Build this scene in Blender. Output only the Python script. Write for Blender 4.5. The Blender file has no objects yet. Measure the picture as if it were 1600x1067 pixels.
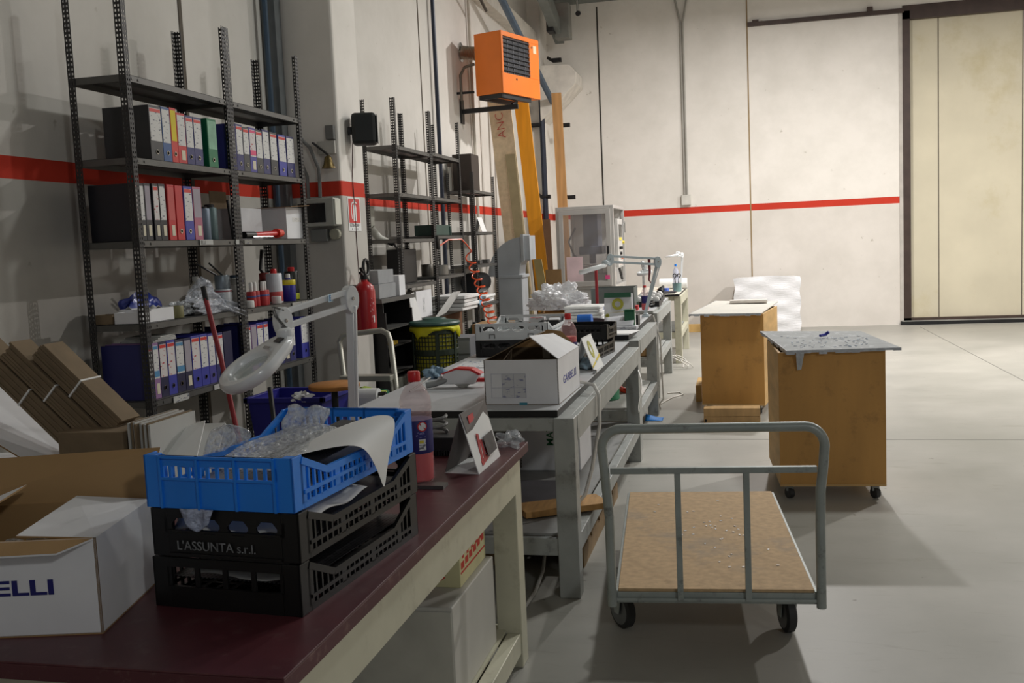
import bpy, math, random
from mathutils import Vector, Matrix, Euler
random.seed(7)
scene = bpy.context.scene
COL = scene.collection
PI = math.pi

# ------------------------------------------------------------------ camera
cam_d = bpy.data.cameras.new('camera')
cam_d.sensor_width = 36.0
cam_d.lens = 1553.5 / 1600 * 36
cam_d.clip_end = 200
cam = bpy.data.objects.new('camera', cam_d)
COL.objects.link(cam)
YAW, PITCH, ROLL = 0.230724, -0.0972928, -0.0448565
cy, sy, cp, sp = math.cos(YAW), math.sin(YAW), math.cos(PITCH), math.sin(PITCH)
FW = Vector((-sy*cp, cy*cp, sp)); RT = Vector((cy, sy, 0)); UP = RT.cross(FW)
cr, sr = math.cos(ROLL), math.sin(ROLL)
R_ = cr*RT + sr*UP; U_ = -sr*RT + cr*UP
cam.matrix_world = Matrix(((R_.x, U_.x, -FW.x, 0), (R_.y, U_.y, -FW.y, 0), (R_.z, U_.z, -FW.z, 1.7), (0, 0, 0, 1)))
scene.camera = cam

# ------------------------------------------------------------------ world, lamps, exposure
world = bpy.data.worlds.new('world'); scene.world = world; world.use_nodes = True
bg = world.node_tree.nodes['Background']
bg.inputs[0].default_value = (0.93, 0.95, 1.0, 1); bg.inputs[1].default_value = 0.16

def hall_or_fill_lamp(loc, power, size=0.35, col=(1.0, 0.88, 0.72), aim=None):
    d = bpy.data.lights.new('hall_or_fill_lamp', 'AREA'); d.energy = power; d.color = col
    d.shape = 'DISK'; d.size = size   # disc facing down unless aimed; serves hall lamps and added fills
    o = bpy.data.objects.new('hall_or_fill_lamp', d); COL.objects.link(o); o.location = loc
    if aim: o.rotation_euler = (Vector(aim)-Vector(loc)).to_track_quat('-Z','Y').to_euler()
    return o
hall_or_fill_lamp((0.6, 13.9, 5.6), 310, .28, (1.0, 0.965, 0.94))
hall_or_fill_lamp((5.0, 12.6, 5.6), 490, .28, (1.0, 0.965, 0.94))
hall_or_fill_lamp((1.3, 7.9, 6.2), 112, .6, (0.97, 1.0, 0.97))  # added fill lamp that brightens the benches and the floor
hall_or_fill_lamp((4.5, -3.5, 5.0), 72, .6, (0.98, 1.0, 0.98), (-1.0, 4.0, 1.0))  # added fill lamp behind the camera, aimed to lift the front faces

vs = scene.view_settings
scene.display_settings.display_device = 'sRGB'
vs.view_transform = 'Standard'; vs.look = 'None'; vs.gamma = 1.0; vs.use_curve_mapping = False
vs.exposure = 0.0

# ------------------------------------------------------------------ helpers
class MB:
    """collects geometry; build() links it as ONE mesh object"""
    def __init__(s): s.v = []; s.f = []; s.m = []
    def add(s, vs_, fs, mi=0, M=None):
        b = len(s.v)
        for p in vs_:
            p = Vector(p); s.v.append(M @ p if M else p)
        for f in fs:
            s.f.append([i + b for i in f]); s.m.append(mi)
        return s
    def box(s, a, b, mi=0, M=None):
        x0, y0, z0 = a; x1, y1, z1 = b
        return s.add([(x0,y0,z0),(x1,y0,z0),(x1,y1,z0),(x0,y1,z0),(x0,y0,z1),(x1,y0,z1),(x1,y1,z1),(x0,y1,z1)],
              [(3,2,1,0),(4,5,6,7),(0,1,5,4),(1,2,6,5),(2,3,7,6),(3,0,4,7)], mi, M)
    def cbox(s, c, d, mi=0, M=None, rz=0):
        T = Matrix.Translation(c) @ Matrix.Rotation(rz, 4, 'Z')
        if M: T = M @ T
        h = [q/2 for q in d]
        return s.box((-h[0],-h[1],-h[2]), (h[0],h[1],h[2]), mi, T)
    def bar(s, p, q, w, h, mi=0, up=(0,0,1), M=None):
        """a rectangular bar from p to q, w wide (sideways), h high (along up)"""
        p = Vector(p); q = Vector(q); d = (q-p); L = d.length; d.normalize()
        u = Vector(up)
        if abs(d.dot(u)) > .98: u = Vector((0,1,0))
        sd = d.cross(u).normalized(); u = sd.cross(d).normalized()
        T = Matrix(((sd.x,d.x,u.x,p.x),(sd.y,d.y,u.y,p.y),(sd.z,d.z,u.z,p.z),(0,0,0,1)))
        if M: T = M @ T
        return s.box((-w/2,0,-h/2),(w/2,L,h/2),mi,T)
    def board(s, p, u, v, t=.004, mo=0, mi=0):
        """parallelogram board at p spanned by u, v; thickness to -n; +n side gets mo, the other side mi"""
        p, u, v = Vector(p), Vector(u), Vector(v); n = u.cross(v).normalized()*t
        b = len(s.v)
        s.v += [p, p+u, p+u+v, p+v, p-n, p+u-n, p+u+v-n, p+v-n]
        for f, m in (((0,1,2,3),mo),((7,6,5,4),mi),((4,5,1,0),mi),((5,6,2,1),mi),((6,7,3,2),mi),((7,4,0,3),mi)):
            s.f.append([i+b for i in f]); s.m.append(m)
        return s
    def quadboard(s, pts, t=.004, mo=0, mi=0):
        """four-point board"""
        P = [Vector(p) for p in pts]; n = (P[1]-P[0]).cross(P[3]-P[0]).normalized()*t
        b = len(s.v); s.v += P + [p-n for p in P]
        for f, m in (((0,1,2,3),mo),((6,5,4,7),mi),((4,5,1,0),mi),((5,6,2,1),mi),((6,7,3,2),mi),((7,4,0,3),mi)):
            s.f.append([i+b for i in f]); s.m.append(m)
        return s
    def prism(s, poly, h0, h1, mi=0, M=None):
        n = len(poly)
        vs_ = [(x,y,h0) for x,y in poly] + [(x,y,h1) for x,y in poly]
        fs = [tuple(range(n-1,-1,-1)), tuple(range(n,2*n))] + [(i,(i+1)%n,n+(i+1)%n,n+i) for i in range(n)]
        return s.add(vs_, fs, mi, M)
    def tube(s, pts, r, n=10, mi=0, closed=False, M=None):
        P = [Vector(p) for p in pts]; N = len(P)
        rr = r if isinstance(r, (list, tuple)) else [r]*N
        vs_ = []; prev = None
        for i, p in enumerate(P):
            if closed: t = P[(i+1)%N]-P[i-1]
            elif i == 0: t = P[1]-P[0]
            elif i == N-1: t = P[-1]-P[-2]
            else: t = (P[i+1]-P[i]).normalized() + (P[i]-P[i-1]).normalized()
            t.normalize()
            if prev is None:
                a = Vector((0,0,1)) if abs(t.z) < .9 else Vector((1,0,0))
                prev = t.cross(a).normalized()
            nrm = (prev - t*prev.dot(t)).normalized(); prev = nrm; bn = t.cross(nrm)
            for k in range(n):
                an = 2*PI*k/n
                vs_.append(p + (nrm*math.cos(an) + bn*math.sin(an))*rr[i])
        fs = []
        for i in range(N if closed else N-1):
            j = (i+1) % N
            for k in range(n):
                l = (k+1) % n
                fs.append((i*n+k, i*n+l, j*n+l, j*n+k))
        if not closed:
            fs.append(tuple(range(n-1,-1,-1))); fs.append(tuple(range((N-1)*n, N*n)))
        return s.add(vs_, fs, mi, M)
    def lathe(s, prof, n=24, mi=0, M=None, mis=None, c=(0,0,0)):
        vs_ = []; fs = []
        for r, z in prof:
            for k in range(n):
                a = 2*PI*k/n; vs_.append((c[0]+r*math.cos(a), c[1]+r*math.sin(a), c[2]+z))
        b = len(s.v)
        s.v += [M @ Vector(p) if M else Vector(p) for p in vs_]
        for i in range(len(prof)-1):
            for k in range(n):
                l = (k+1) % n
                s.f.append([b+i*n+k, b+i*n+l, b+(i+1)*n+l, b+(i+1)*n+k]); s.m.append(mis[i] if mis else mi)
        if prof[0][0] > 1e-5: s.f.append([b+k for k in range(n-1,-1,-1)]); s.m.append(mis[0] if mis else mi)
        if prof[-1][0] > 1e-5: s.f.append([b+(len(prof)-1)*n+k for k in range(n)]); s.m.append(mis[-1] if mis else mi)
        return s
    def sheet(s, fn, nu, nv, mi=0, M=None):
        vs_ = [fn(i/nu, j/nv) for j in range(nv+1) for i in range(nu+1)]
        w = nu+1
        fs = [(j*w+i, j*w+i+1, (j+1)*w+i+1, (j+1)*w+i) for j in range(nv) for i in range(nu)]
        return s.add(vs_, fs, mi, M)
    def build(s, name, mats, parent=None, smooth=False, bevel=0, thick=0, world=False, sub=0):
        me = bpy.data.meshes.new(name)
        off = Vector(parent.location) if (world and parent) else Vector((0,0,0))
        me.from_pydata([tuple(p-off) for p in s.v], [], s.f)
        if not isinstance(mats, (list, tuple)): mats = [mats]
        for m in mats: me.materials.append(m)
        for p, mi in zip(me.polygons, s.m):
            p.material_index = mi; p.use_smooth = smooth
        me.update()
        o = bpy.data.objects.new(name, me); COL.objects.link(o)
        if parent: o.parent = parent
        if thick:
            md = o.modifiers.new('thickness', 'SOLIDIFY'); md.thickness = thick; md.offset = 0
        if sub:
            md = o.modifiers.new('subdivision', 'SUBSURF'); md.levels = sub; md.render_levels = sub
        if bevel:
            md = o.modifiers.new('bevel', 'BEVEL'); md.width = bevel; md.segments = 2; md.limit_method = 'ANGLE'; md.angle_limit = math.radians(40)
        if smooth and not thick and not sub:
            me.set_sharp_from_angle(angle=math.radians(42))
        return o

def tag(o, label, cat, group=None, kind=None):
    if label: o['label'] = label
    if cat: o['category'] = cat
    if group: o['group'] = group
    if kind: o['kind'] = kind
    return o
def thing(name, label, cat, loc=(0,0,0), rz=0, group=None, rot=None):
    o = bpy.data.objects.new(name, None); COL.objects.link(o); o.empty_display_size = .05
    o.location = loc; o.rotation_euler = rot if rot else (0,0,rz)
    return tag(o, label, cat, group)
def solo(name, mb, mats, label, cat, loc=(0,0,0), rz=0, group=None, kind=None, rot=None, **k):
    o = mb.build(name, mats, **k); o.location = loc; o.rotation_euler = rot if rot else (0,0,rz)
    return tag(o, label, cat, group, kind)
def wsolo(name, mb, mats, label, cat, loc, group=None, kind=None, **k):
    """thing of one mesh whose vertices are given in world space; origin at loc"""
    L = Vector(loc); mb.v = [p-L for p in mb.v]
    return solo(name, mb, mats, label, cat, loc, 0, group, kind, **k)
def struct(name, mb, mats, **k):
    o = mb.build(name, mats, **k); o['kind'] = 'structure'; return o
def lettering(name, text, size, mat_, parent, origin, right, up, align='LEFT', ext=.0006, sx=1.0, bold=0):
    """printed words as thin solid letters lying in the plane of right/up"""
    cu = bpy.data.curves.new(name, 'FONT'); cu.body = text; cu.size = size; cu.extrude = ext; cu.align_x = align
    cu.resolution_u = 3; cu.offset = bold
    tmp = bpy.data.objects.new('tmp', cu); COL.objects.link(tmp)
    bpy.context.view_layer.update()
    me = bpy.data.meshes.new_from_object(tmp.evaluated_get(bpy.context.evaluated_depsgraph_get()))
    bpy.data.objects.remove(tmp); bpy.data.curves.remove(cu)
    r = Vector(right).normalized(); u = Vector(up).normalized(); n = r.cross(u); o_ = Vector(origin)
    me.transform(Matrix(((r.x*sx,u.x,n.x,o_.x),(r.y*sx,u.y,n.y,o_.y),(r.z*sx,u.z,n.z,o_.z),(0,0,0,1))))
    me.materials.clear(); me.materials.append(mat_)
    o = bpy.data.objects.new(name, me); COL.objects.link(o); o.parent = parent
    return o
def copy_tree(o, parent=None):
    c = o.copy(); COL.objects.link(c)
    if parent: c.parent = parent
    for ch in [x for x in bpy.data.objects if x.parent == o]: copy_tree(ch, c)
    return c

# ------------------------------------------------------------------ materials
def lin(c): return tuple(((x/255)/12.92 if x/255 <= .04045 else ((x/255+.055)/1.055)**2.4) for x in c) + (1,)
MATS = {}
def mat(name, c, rough=.6, metal=0, var=.12, scale=6, bump=0, bscale=60, spec=.5, alpha=1, trans=0, stretch=None, dirt=None, dscale=3, damt=.5, coat=0):
    if name in MATS: return MATS[name]
    m = bpy.data.materials.new(name); m.use_nodes = True; nt = m.node_tree; N = nt.nodes; Lk = nt.links
    b = N['Principled BSDF']
    b.inputs['Roughness'].default_value = rough; b.inputs['Metallic'].default_value = metal
    b.inputs['Specular IOR Level'].default_value = spec
    if coat: b.inputs['Coat Weight'].default_value = coat
    if trans: b.inputs['Transmission Weight'].default_value = trans
    if alpha < 1: b.inputs['Alpha'].default_value = alpha
    tc = N.new('ShaderNodeTexCoord'); mp = N.new('ShaderNodeMapping'); Lk.new(tc.outputs['Object'], mp.inputs[0])
    if stretch: mp.inputs['Scale'].default_value = stretch
    nz = N.new('ShaderNodeTexNoise'); nz.inputs['Scale'].default_value = scale; nz.inputs['Detail'].default_value = 5
    Lk.new(mp.outputs[0], nz.inputs['Vector'])
    cr_ = N.new('ShaderNodeValToRGB'); L = lin(c)
    lo = tuple(max(0, x*(1-var)) for x in L[:3]) + (1,); hi = tuple(min(1, x*(1+var)) for x in L[:3]) + (1,)
    cr_.color_ramp.elements[0].color = lo; cr_.color_ramp.elements[0].position = .3
    cr_.color_ramp.elements[1].color = hi; cr_.color_ramp.elements[1].position = .7
    Lk.new(nz.outputs[0], cr_.inputs[0]); out = cr_.outputs[0]
    if dirt:
        n2 = N.new('ShaderNodeTexNoise'); n2.inputs['Scale'].default_value = dscale; n2.inputs['Detail'].default_value = 8; n2.inputs['Roughness'].default_value = .7
        Lk.new(tc.outputs['Object'], n2.inputs['Vector'])
        r2 = N.new('ShaderNodeValToRGB'); r2.color_ramp.elements[0].position = .55; r2.color_ramp.elements[1].position = .72
        r2.color_ramp.elements[0].color = (0,0,0,1); r2.color_ramp.elements[1].color = (damt,damt,damt,1)
        Lk.new(n2.outputs[0], r2.inputs[0])
        mx = N.new('ShaderNodeMix'); mx.data_type = 'RGBA'
        Lk.new(r2.outputs[0], mx.inputs[0]); Lk.new(out, mx.inputs[6]); mx.inputs[7].default_value = lin(dirt); out = mx.outputs[2]
    Lk.new(out, b.inputs['Base Color'])
    if bump:
        n3 = N.new('ShaderNodeTexNoise'); n3.inputs['Scale'].default_value = bscale; n3.inputs['Detail'].default_value = 3
        Lk.new(mp.outputs[0], n3.inputs['Vector'])
        bp = N.new('ShaderNodeBump'); bp.inputs['Strength'].default_value = bump; bp.inputs['Distance'].default_value = .01
        Lk.new(n3.outputs[0], bp.inputs['Height']); Lk.new(bp.outputs[0], b.inputs['Normal'])
    MATS[name] = m; return m
def wall_mat(name, z0, z1, upper=(240,235,227), lower=(228,222,214)):
    m = bpy.data.materials.new(name); m.use_nodes = True; nt = m.node_tree; N = nt.nodes; Lk = nt.links
    b = N['Principled BSDF']; b.inputs['Roughness'].default_value = .8; b.inputs['Specular IOR Level'].default_value = .25
    g = N.new('ShaderNodeNewGeometry'); sx = N.new('ShaderNodeSeparateXYZ'); Lk.new(g.outputs['Position'], sx.inputs[0])
    mr = N.new('ShaderNodeMapRange'); mr.inputs[1].default_value = 0; mr.inputs[2].default_value = 10; Lk.new(sx.outputs[2], mr.inputs[0])
    cr_ = N.new('ShaderNodeValToRGB'); cr_.color_ramp.interpolation = 'CONSTANT'
    e = cr_.color_ramp.elements; e[0].position = 0; e[0].color = lin(lower)
    e[1].position = z0/10; e[1].color = lin((205,62,44))
    e2 = e.new(z1/10); e2.color = lin(upper)
    Lk.new(mr.outputs[0], cr_.inputs[0])
    nz = N.new('ShaderNodeTexNoise'); nz.inputs['Scale'].default_value = 1.3; nz.inputs['Detail'].default_value = 8; nz.inputs['Roughness'].default_value = .65
    Lk.new(g.outputs['Position'], nz.inputs['Vector'])
    r2 = N.new('ShaderNodeValToRGB'); r2.color_ramp.elements[0].color = (.90,.90,.89,1); r2.color_ramp.elements[1].color = (1,1,1,1)
    r2.color_ramp.elements[0].position = .35; r2.color_ramp.elements[1].position = .6
    Lk.new(nz.outputs[0], r2.inputs[0])
    mx = N.new('ShaderNodeMix'); mx.data_type = 'RGBA'; mx.blend_type = 'MULTIPLY'; mx.inputs[0].default_value = 1
    Lk.new(cr_.outputs[0], mx.inputs[6]); Lk.new(r2.outputs[0], mx.inputs[7]); out = mx.outputs[2]
    # small scuffs and specks
    v = N.new('ShaderNodeTexNoise'); v.inputs['Scale'].default_value = 9; v.inputs['Detail'].default_value = 4
    Lk.new(g.outputs['Position'], v.inputs['Vector'])
    r3 = N.new('ShaderNodeValToRGB'); r3.color_ramp.elements[0].position = .72; r3.color_ramp.elements[1].position = .78
    r3.color_ramp.elements[0].color = (1,1,1,1); r3.color_ramp.elements[1].color = (.7,.68,.64,1)
    Lk.new(v.outputs[0], r3.inputs[0])
    m2 = N.new('ShaderNodeMix'); m2.data_type = 'RGBA'; m2.blend_type = 'MULTIPLY'; m2.inputs[0].default_value = 1
    Lk.new(out, m2.inputs[6]); Lk.new(r3.outputs[0], m2.inputs[7])
    Lk.new(m2.outputs[2], b.inputs['Base Color'])
    bp = N.new('ShaderNodeBump'); bp.inputs['Strength'].default_value = .08; Lk.new(v.outputs[0], bp.inputs['Height']); Lk.new(bp.outputs[0], b.inputs['Normal'])
    return m
def film_mat(name, c=(225,230,235), amount=.35, rough=.12, bump=.6, bscale=40):
    """clear crinkled plastic film"""
    m = bpy.data.materials.new(name); m.use_nodes = True; nt = m.node_tree; N = nt.nodes; Lk = nt.links
    b = N['Principled BSDF']; b.inputs['Base Color'].default_value = lin(c); b.inputs['Roughness'].default_value = rough
    b.inputs['Specular IOR Level'].default_value = .9
    tr = N.new('ShaderNodeBsdfTransparent'); mx = N.new('ShaderNodeMixShader')
    nz = N.new('ShaderNodeTexNoise'); nz.inputs['Scale'].default_value = bscale; nz.inputs['Detail'].default_value = 2
    tc = N.new('ShaderNodeTexCoord'); Lk.new(tc.outputs['Object'], nz.inputs['Vector'])
    mr = N.new('ShaderNodeMapRange'); mr.inputs[1].default_value = .35; mr.inputs[2].default_value = .7
    mr.inputs[3].default_value = amount*.6; mr.inputs[4].default_value = min(1, amount*1.6); Lk.new(nz.outputs[0], mr.inputs[0])
    bp = N.new('ShaderNodeBump'); bp.inputs['Strength'].default_value = bump; bp.inputs['Distance'].default_value = .02
    Lk.new(nz.outputs[0], bp.inputs['Height']); Lk.new(bp.outputs[0], b.inputs['Normal'])
    Lk.new(mr.outputs[0], mx.inputs[0]); Lk.new(tr.outputs[0], mx.inputs[1]); Lk.new(b.outputs[0], mx.inputs[2])
    Lk.new(mx.outputs[0], N['Material Output'].inputs['Surface'])
    MATS[name] = m; return m
def scribble_mat(name, paper=(222,220,216), ink=(90,92,110), sc=(30,30,120), thr=.58):
    """paper with rows of small unreadable print"""
    m = bpy.data.materials.new(name); m.use_nodes = True; nt = m.node_tree; N = nt.nodes; Lk = nt.links
    b = N['Principled BSDF']; b.inputs['Roughness'].default_value = .7
    tc = N.new('ShaderNodeTexCoord'); mp = N.new('ShaderNodeMapping'); mp.inputs['Scale'].default_value = sc
    Lk.new(tc.outputs['Object'], mp.inputs[0])
    nz = N.new('ShaderNodeTexNoise'); nz.inputs['Scale'].default_value = 1; nz.inputs['Detail'].default_value = 2
    Lk.new(mp.outputs[0], nz.inputs['Vector'])
    r = N.new('ShaderNodeValToRGB'); r.color_ramp.elements[0].position = thr; r.color_ramp.elements[1].position = thr+.06
    r.color_ramp.elements[0].color = lin(paper); r.color_ramp.elements[1].color = lin(ink)
    Lk.new(nz.outputs[0], r.inputs[0]); Lk.new(r.outputs[0], b.inputs['Base Color'])
    MATS[name] = m; return m
def holes_mat(name, c=(88,88,92), scale=90, metal=.8):
    """sheet metal punched with rows of holes"""
    m = bpy.data.materials.new(name); m.use_nodes = True; nt = m.node_tree; N = nt.nodes; Lk = nt.links
    b = N['Principled BSDF']; b.inputs['Metallic'].default_value = metal; b.inputs['Roughness'].default_value = .4
    tc = N.new('ShaderNodeTexCoord'); v = N.new('ShaderNodeTexVoronoi'); v.inputs['Scale'].default_value = scale; v.inputs['Randomness'].default_value = 0
    Lk.new(tc.outputs['Object'], v.inputs['Vector'])
    r = N.new('ShaderNodeValToRGB'); r.color_ramp.elements[0].position = .26; r.color_ramp.elements[1].position = .32
    r.color_ramp.elements[0].color = lin((14,14,15)); r.color_ramp.elements[1].color = lin(c)
    Lk.new(v.outputs['Distance'], r.inputs[0]); Lk.new(r.outputs[0], b.inputs['Base Color'])
    MATS[name] = m; return m
def floor_mat():
    m = bpy.data.materials.new('concrete_floor'); m.use_nodes = True; nt = m.node_tree; N = nt.nodes; Lk = nt.links
    b = N['Principled BSDF']; b.inputs['Specular IOR Level'].default_value = .4
    g = N.new('ShaderNodeNewGeometry')
    n1 = N.new('ShaderNodeTexNoise'); n1.inputs['Scale'].default_value = .9; n1.inputs['Detail'].default_value = 9; n1.inputs['Roughness'].default_value = .62
    Lk.new(g.outputs['Position'], n1.inputs['Vector'])
    r1 = N.new('ShaderNodeValToRGB'); r1.color_ramp.elements[0].position = .3; r1.color_ramp.elements[1].position = .7
    r1.color_ramp.elements[0].color = lin((150,149,142)); r1.color_ramp.elements[1].color = lin((174,171,163))
    Lk.new(n1.outputs[0], r1.inputs[0])
    mp = N.new('ShaderNodeMapping'); mp.inputs['Scale'].default_value = (1.0, 5.0, 1); mp.inputs['Rotation'].default_value = (0,0,.5)
    Lk.new(g.outputs['Position'], mp.inputs[0])
    n2 = N.new('ShaderNodeTexNoise'); n2.inputs['Scale'].default_value = 2.2; n2.inputs['Detail'].default_value = 8; n2.inputs['Roughness'].default_value = .7; n2.inputs['Distortion'].default_value = 1.2
    Lk.new(mp.outputs[0], n2.inputs['Vector'])
    r2 = N.new('ShaderNodeValToRGB'); r2.color_ramp.elements[0].position = .58; r2.color_ramp.elements[1].position = .75
    r2.color_ramp.elements[0].color = (1,1,1,1); r2.color_ramp.elements[1].color = (.80,.78,.74,1)
    Lk.new(n2.outputs[0], r2.inputs[0])
    mx = N.new('ShaderNodeMix'); mx.data_type = 'RGBA'; mx.blend_type = 'MULTIPLY'; mx.inputs[0].default_value = 1
    Lk.new(r1.outputs[0], mx.inputs[6]); Lk.new(r2.outputs[0], mx.inputs[7])
    v = N.new('ShaderNodeTexNoise'); v.inputs['Scale'].default_value = 14; v.inputs['Detail'].default_value = 2
    Lk.new(g.outputs['Position'], v.inputs['Vector'])
    r3 = N.new('ShaderNodeValToRGB'); r3.color_ramp.elements[0].position = .74; r3.color_ramp.elements[1].position = .77
    r3.color_ramp.elements[0].color = (1,1,1,1); r3.color_ramp.elements[1].color = (.55,.53,.5,1)
    Lk.new(v.outputs[0], r3.inputs[0])
    m2 = N.new('ShaderNodeMix'); m2.data_type = 'RGBA'; m2.blend_type = 'MULTIPLY'; m2.inputs[0].default_value = 1
    Lk.new(mx.outputs[2], m2.inputs[6]); Lk.new(r3.outputs[0], m2.inputs[7]); Lk.new(m2.outputs[2], b.inputs['Base Color'])
    rr = N.new('ShaderNodeMapRange'); rr.inputs[3].default_value = .32; rr.inputs[4].default_value = .55; Lk.new(n1.outputs[0], rr.inputs[0]); Lk.new(rr.outputs[0], b.inputs['Roughness'])
    return m
def wood_mat(name, c, var=.2, stretch=(2,2,14), scale=3, rough=.65, dirt=None, damt=.4):
    return mat(name, c, rough, var=var, scale=scale, stretch=stretch, dirt=dirt, damt=damt, dscale=5, bump=.05, bscale=20)

BLACKSTEEL = mat('charcoal_painted_steel', (52,51,51), .5, .25, var=.15, scale=20)
SHELF = mat('grey_painted_shelf_steel', (92,91,88), .45, .3, var=.12, scale=10)
BLACK = mat('black_plastic', (20,20,22), .45, var=.2)
DARK = mat('dark_void_paint', (28,28,30), .7)
WHITEP = mat('white_carton', (232,232,234), .75, var=.05)
KRAFT = mat('brown_cardboard', (150,118,78), .85, var=.1, scale=12)
KRAFTD = mat('grey_brown_cardboard', (128,110,86), .85, var=.14, scale=8)
PAPER = mat('white_paper', (238,238,236), .7, var=.03)
INKBLUE = mat('dark_blue_ink', (28,28,110), .6)
CHROME = mat('chrome', (200,200,200), .2, 1, var=.05)
ALU = mat('brushed_aluminium', (190,190,186), .35, .8, var=.08)
WHITEPL = mat('white_lamp_enamel', (238,241,242), .25, var=.03, coat=.3)
CLEAR = film_mat('clear_plastic_film')
BUBBLE = film_mat('bubble_film', (235,238,240), .42, .15, .9, 60)
GREYLEG = mat('blue_grey_painted_steel', (168,171,168), .5, .2, var=.1, scale=8, dirt=(82,80,76), damt=.6, dscale=9)
CREAM = mat('cream_painted_steel', (205,202,180), .5, .1, var=.06, scale=7, dirt=(130,120,95), damt=.35, dscale=8)
CABLEW = mat('white_cable_sheath', (215,212,205), .5)
CABLEG = mat('grey_cable_sheath', (120,120,118), .5)
SCRIB = scribble_mat('printed_paper')
# ------------------------------------------------------------------ room shell
YB = 18.39; XL = -3.64
WL = wall_mat('painted_concrete_left', 2.13, 2.245, (221,217,210), (194,190,183))
WB = wall_mat('painted_concrete_back', 2.085, 2.205)
GREYST = mat('grey_roof_steel', (122,126,122), .6, .2, var=.15)
fl = MB().box((-4.2,-6,-.12),(9,YB+.3,0)); struct('floor', fl, floor_mat())
mj = mat('floor_joint_filler', (120,118,112), .8)
struct('trim_1', MB().box((-.9,8.36,-.002),(9,8.372,.0015)), mj)
struct('trim_2', MB().box((2.9,8.37,-.002),(2.912,17.9,.0015)), mj)
struct('ceiling', MB().box((-4.2,-6,7.2),(9,YB+.3,7.35)), mat('ceiling_concrete', (150,150,146), .9))
wl = MB().box((XL-.25,-6,0),(XL,YB+.25,7.2)); struct('wall_left', wl, WL)
wb = MB()
wb.box((XL,YB,0),(2.72,YB+.25,7.2)); wb.box((2.72,YB,5.32),(9,YB+.25,7.2))
struct('wall_back', wb, WB)
struct('wall_right', MB().box((9,-6,0),(9.25,YB+.3,7.2)), WL)
# panel joints in the precast walls
jm = mat('dark_panel_joint', (96,88,78), .9)
struct('trim_3', MB().box((-2.485,YB-.006,0),(-2.46,YB+.02,5.9)), mat('open_panel_joint', (52,48,42), .9))
struct('trim_4', MB().box((.150,YB-.006,0),(.172,YB+.02,7.1)), mat('ochre_panel_joint', (150,128,92), .9))
struct('trim_5', MB().box((XL-.02,6.17,0),(XL+.006,6.21,7.1)), jm)
struct('trim_6', MB().box((XL-.02,11.4,0),(XL+.005,11.43,7.1)), jm)
# pillar
pil = MB().box((XL-.02,7.50,0),(-3.1,8.02,7.2)); struct('wall_pillar', pil, wall_mat('painted_pillar', 2.13, 2.245, (238,233,226), (200,196,189)), bevel=.02)
# corner pillar with its white corbel, at the far left corner
struct('wall_corner', MB().box((XL-.02,17.75,0),(-3.42,YB+.02,7.2)), WB)
cb = MB().prism([(-3.42,4.80),(-2.88,4.78),(-2.78,4.66),(-2.78,4.46),(-3.42,3.85)], 17.55, 18.38, 0, Matrix(((1,0,0,0),(0,0,1,0),(0,1,0,0),(0,0,0,1))))
struct('trim_7', cb, mat('white_corbel_paint', (226,220,210), .8))
# roof steel: beam along the back wall, beam over the left wall
struct('trim_8', MB().box((-3.4,YB-.45,5.98),(.05,YB-.003,6.4)), GREYST)
struct('trim_9', MB().box((XL,8.0,5.15),(-3.46,17.7,5.4)), mat('white_wall_beam', (205,200,190), .8))
bm = MB(); bm.bar((-3.05,13.5,6.5),(-3.1,18.0,5.35),.16,.26); struct('trim_10', bm, GREYST)
# blue conduit pipes
BLUEP = mat('blue_painted_pipe', (64,84,104), .45, .2)
NAVYP = mat('navy_pipe', (38,44,60), .45, .2)
def pipe(name, pts, r, m, label, cat='pipe', group=None, n=8):
    return wsolo(name, MB().tube(pts, r, n), m, label, cat, pts[0], group, smooth=True)
pipe('pipe', [(-3.58,11.84,0),(-3.58,11.84,7.1)], .026, NAVYP, 'thin navy pipe running up the left wall between the two rear shelving units')
pipe('pipe', [(-3.56,7.30,0),(-3.56,7.30,7.1)], .022, BLUEP, 'blue vertical pipe in the corner between the binder shelves and the concrete pillar')
wsolo('cable_channel', MB().box((XL+.004,7.38,0),(-3.52,7.485,7.1)), mat('grey_channel', (120,124,126), .6, .2), 'grey vertical channel tucked behind the blue pipe beside the pillar', 'channel', (XL,7.4,0))
pipe('pipe', [(-3.42,17.66,0),(-3.42,17.66,4.75)], .05, NAVYP, 'dark blue vertical pipe standing between the planks at the back corner')
pipe('pipe', [(-3.25,10.2,6.2),(-3.2,17.6,4.15)], .055, BLUEP, 'blue pipe sloping down diagonally above and behind the orange heater')
pipe('pipe', [(-3.35,10.5,5.85),(-3.35,13.6,4.9)], .022, mat('dark_rod', (70,68,62), .5, .3), 'dark thin rod sloping down to the top of the orange heater')
pipe('conduit', [(-3.6,13.6,0.5),(-3.6,13.6,7.0)], .022, mat('pale_conduit', (190,184,172), .6), 'pale thin conduit running up the wall behind the orange heater', 'conduit')
# conduit pair with junction box on the back wall
cg = mat('grey_conduit', (165,162,154), .5)
jb = thing('junction_box', 'grey junction box on the back wall fed by two conduits from above', 'junction box', (-.97,YB-.002,2.33))
MB().box((-.085,-.07,-.07),(.085,0,.12)).build('box', mat('junction_box_grey', (200,198,188), .6), jb, bevel=.006)
MB().box((-.08,-.078,-.065),(.08,-.07,.115)).build('cover', mat('junction_cover', (208,205,196), .6), jb, bevel=.004)
for dx, tx in ((-.022,-.12),(.022,.12)):
    MB().tube([(dx,-.03,.12),(dx-.03*0,-.03,3.15),(dx+tx,-.03,3.75),(dx+tx,-.03,4.4)], .018, 8).build('conduit', cg, jb, smooth=True)

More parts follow.
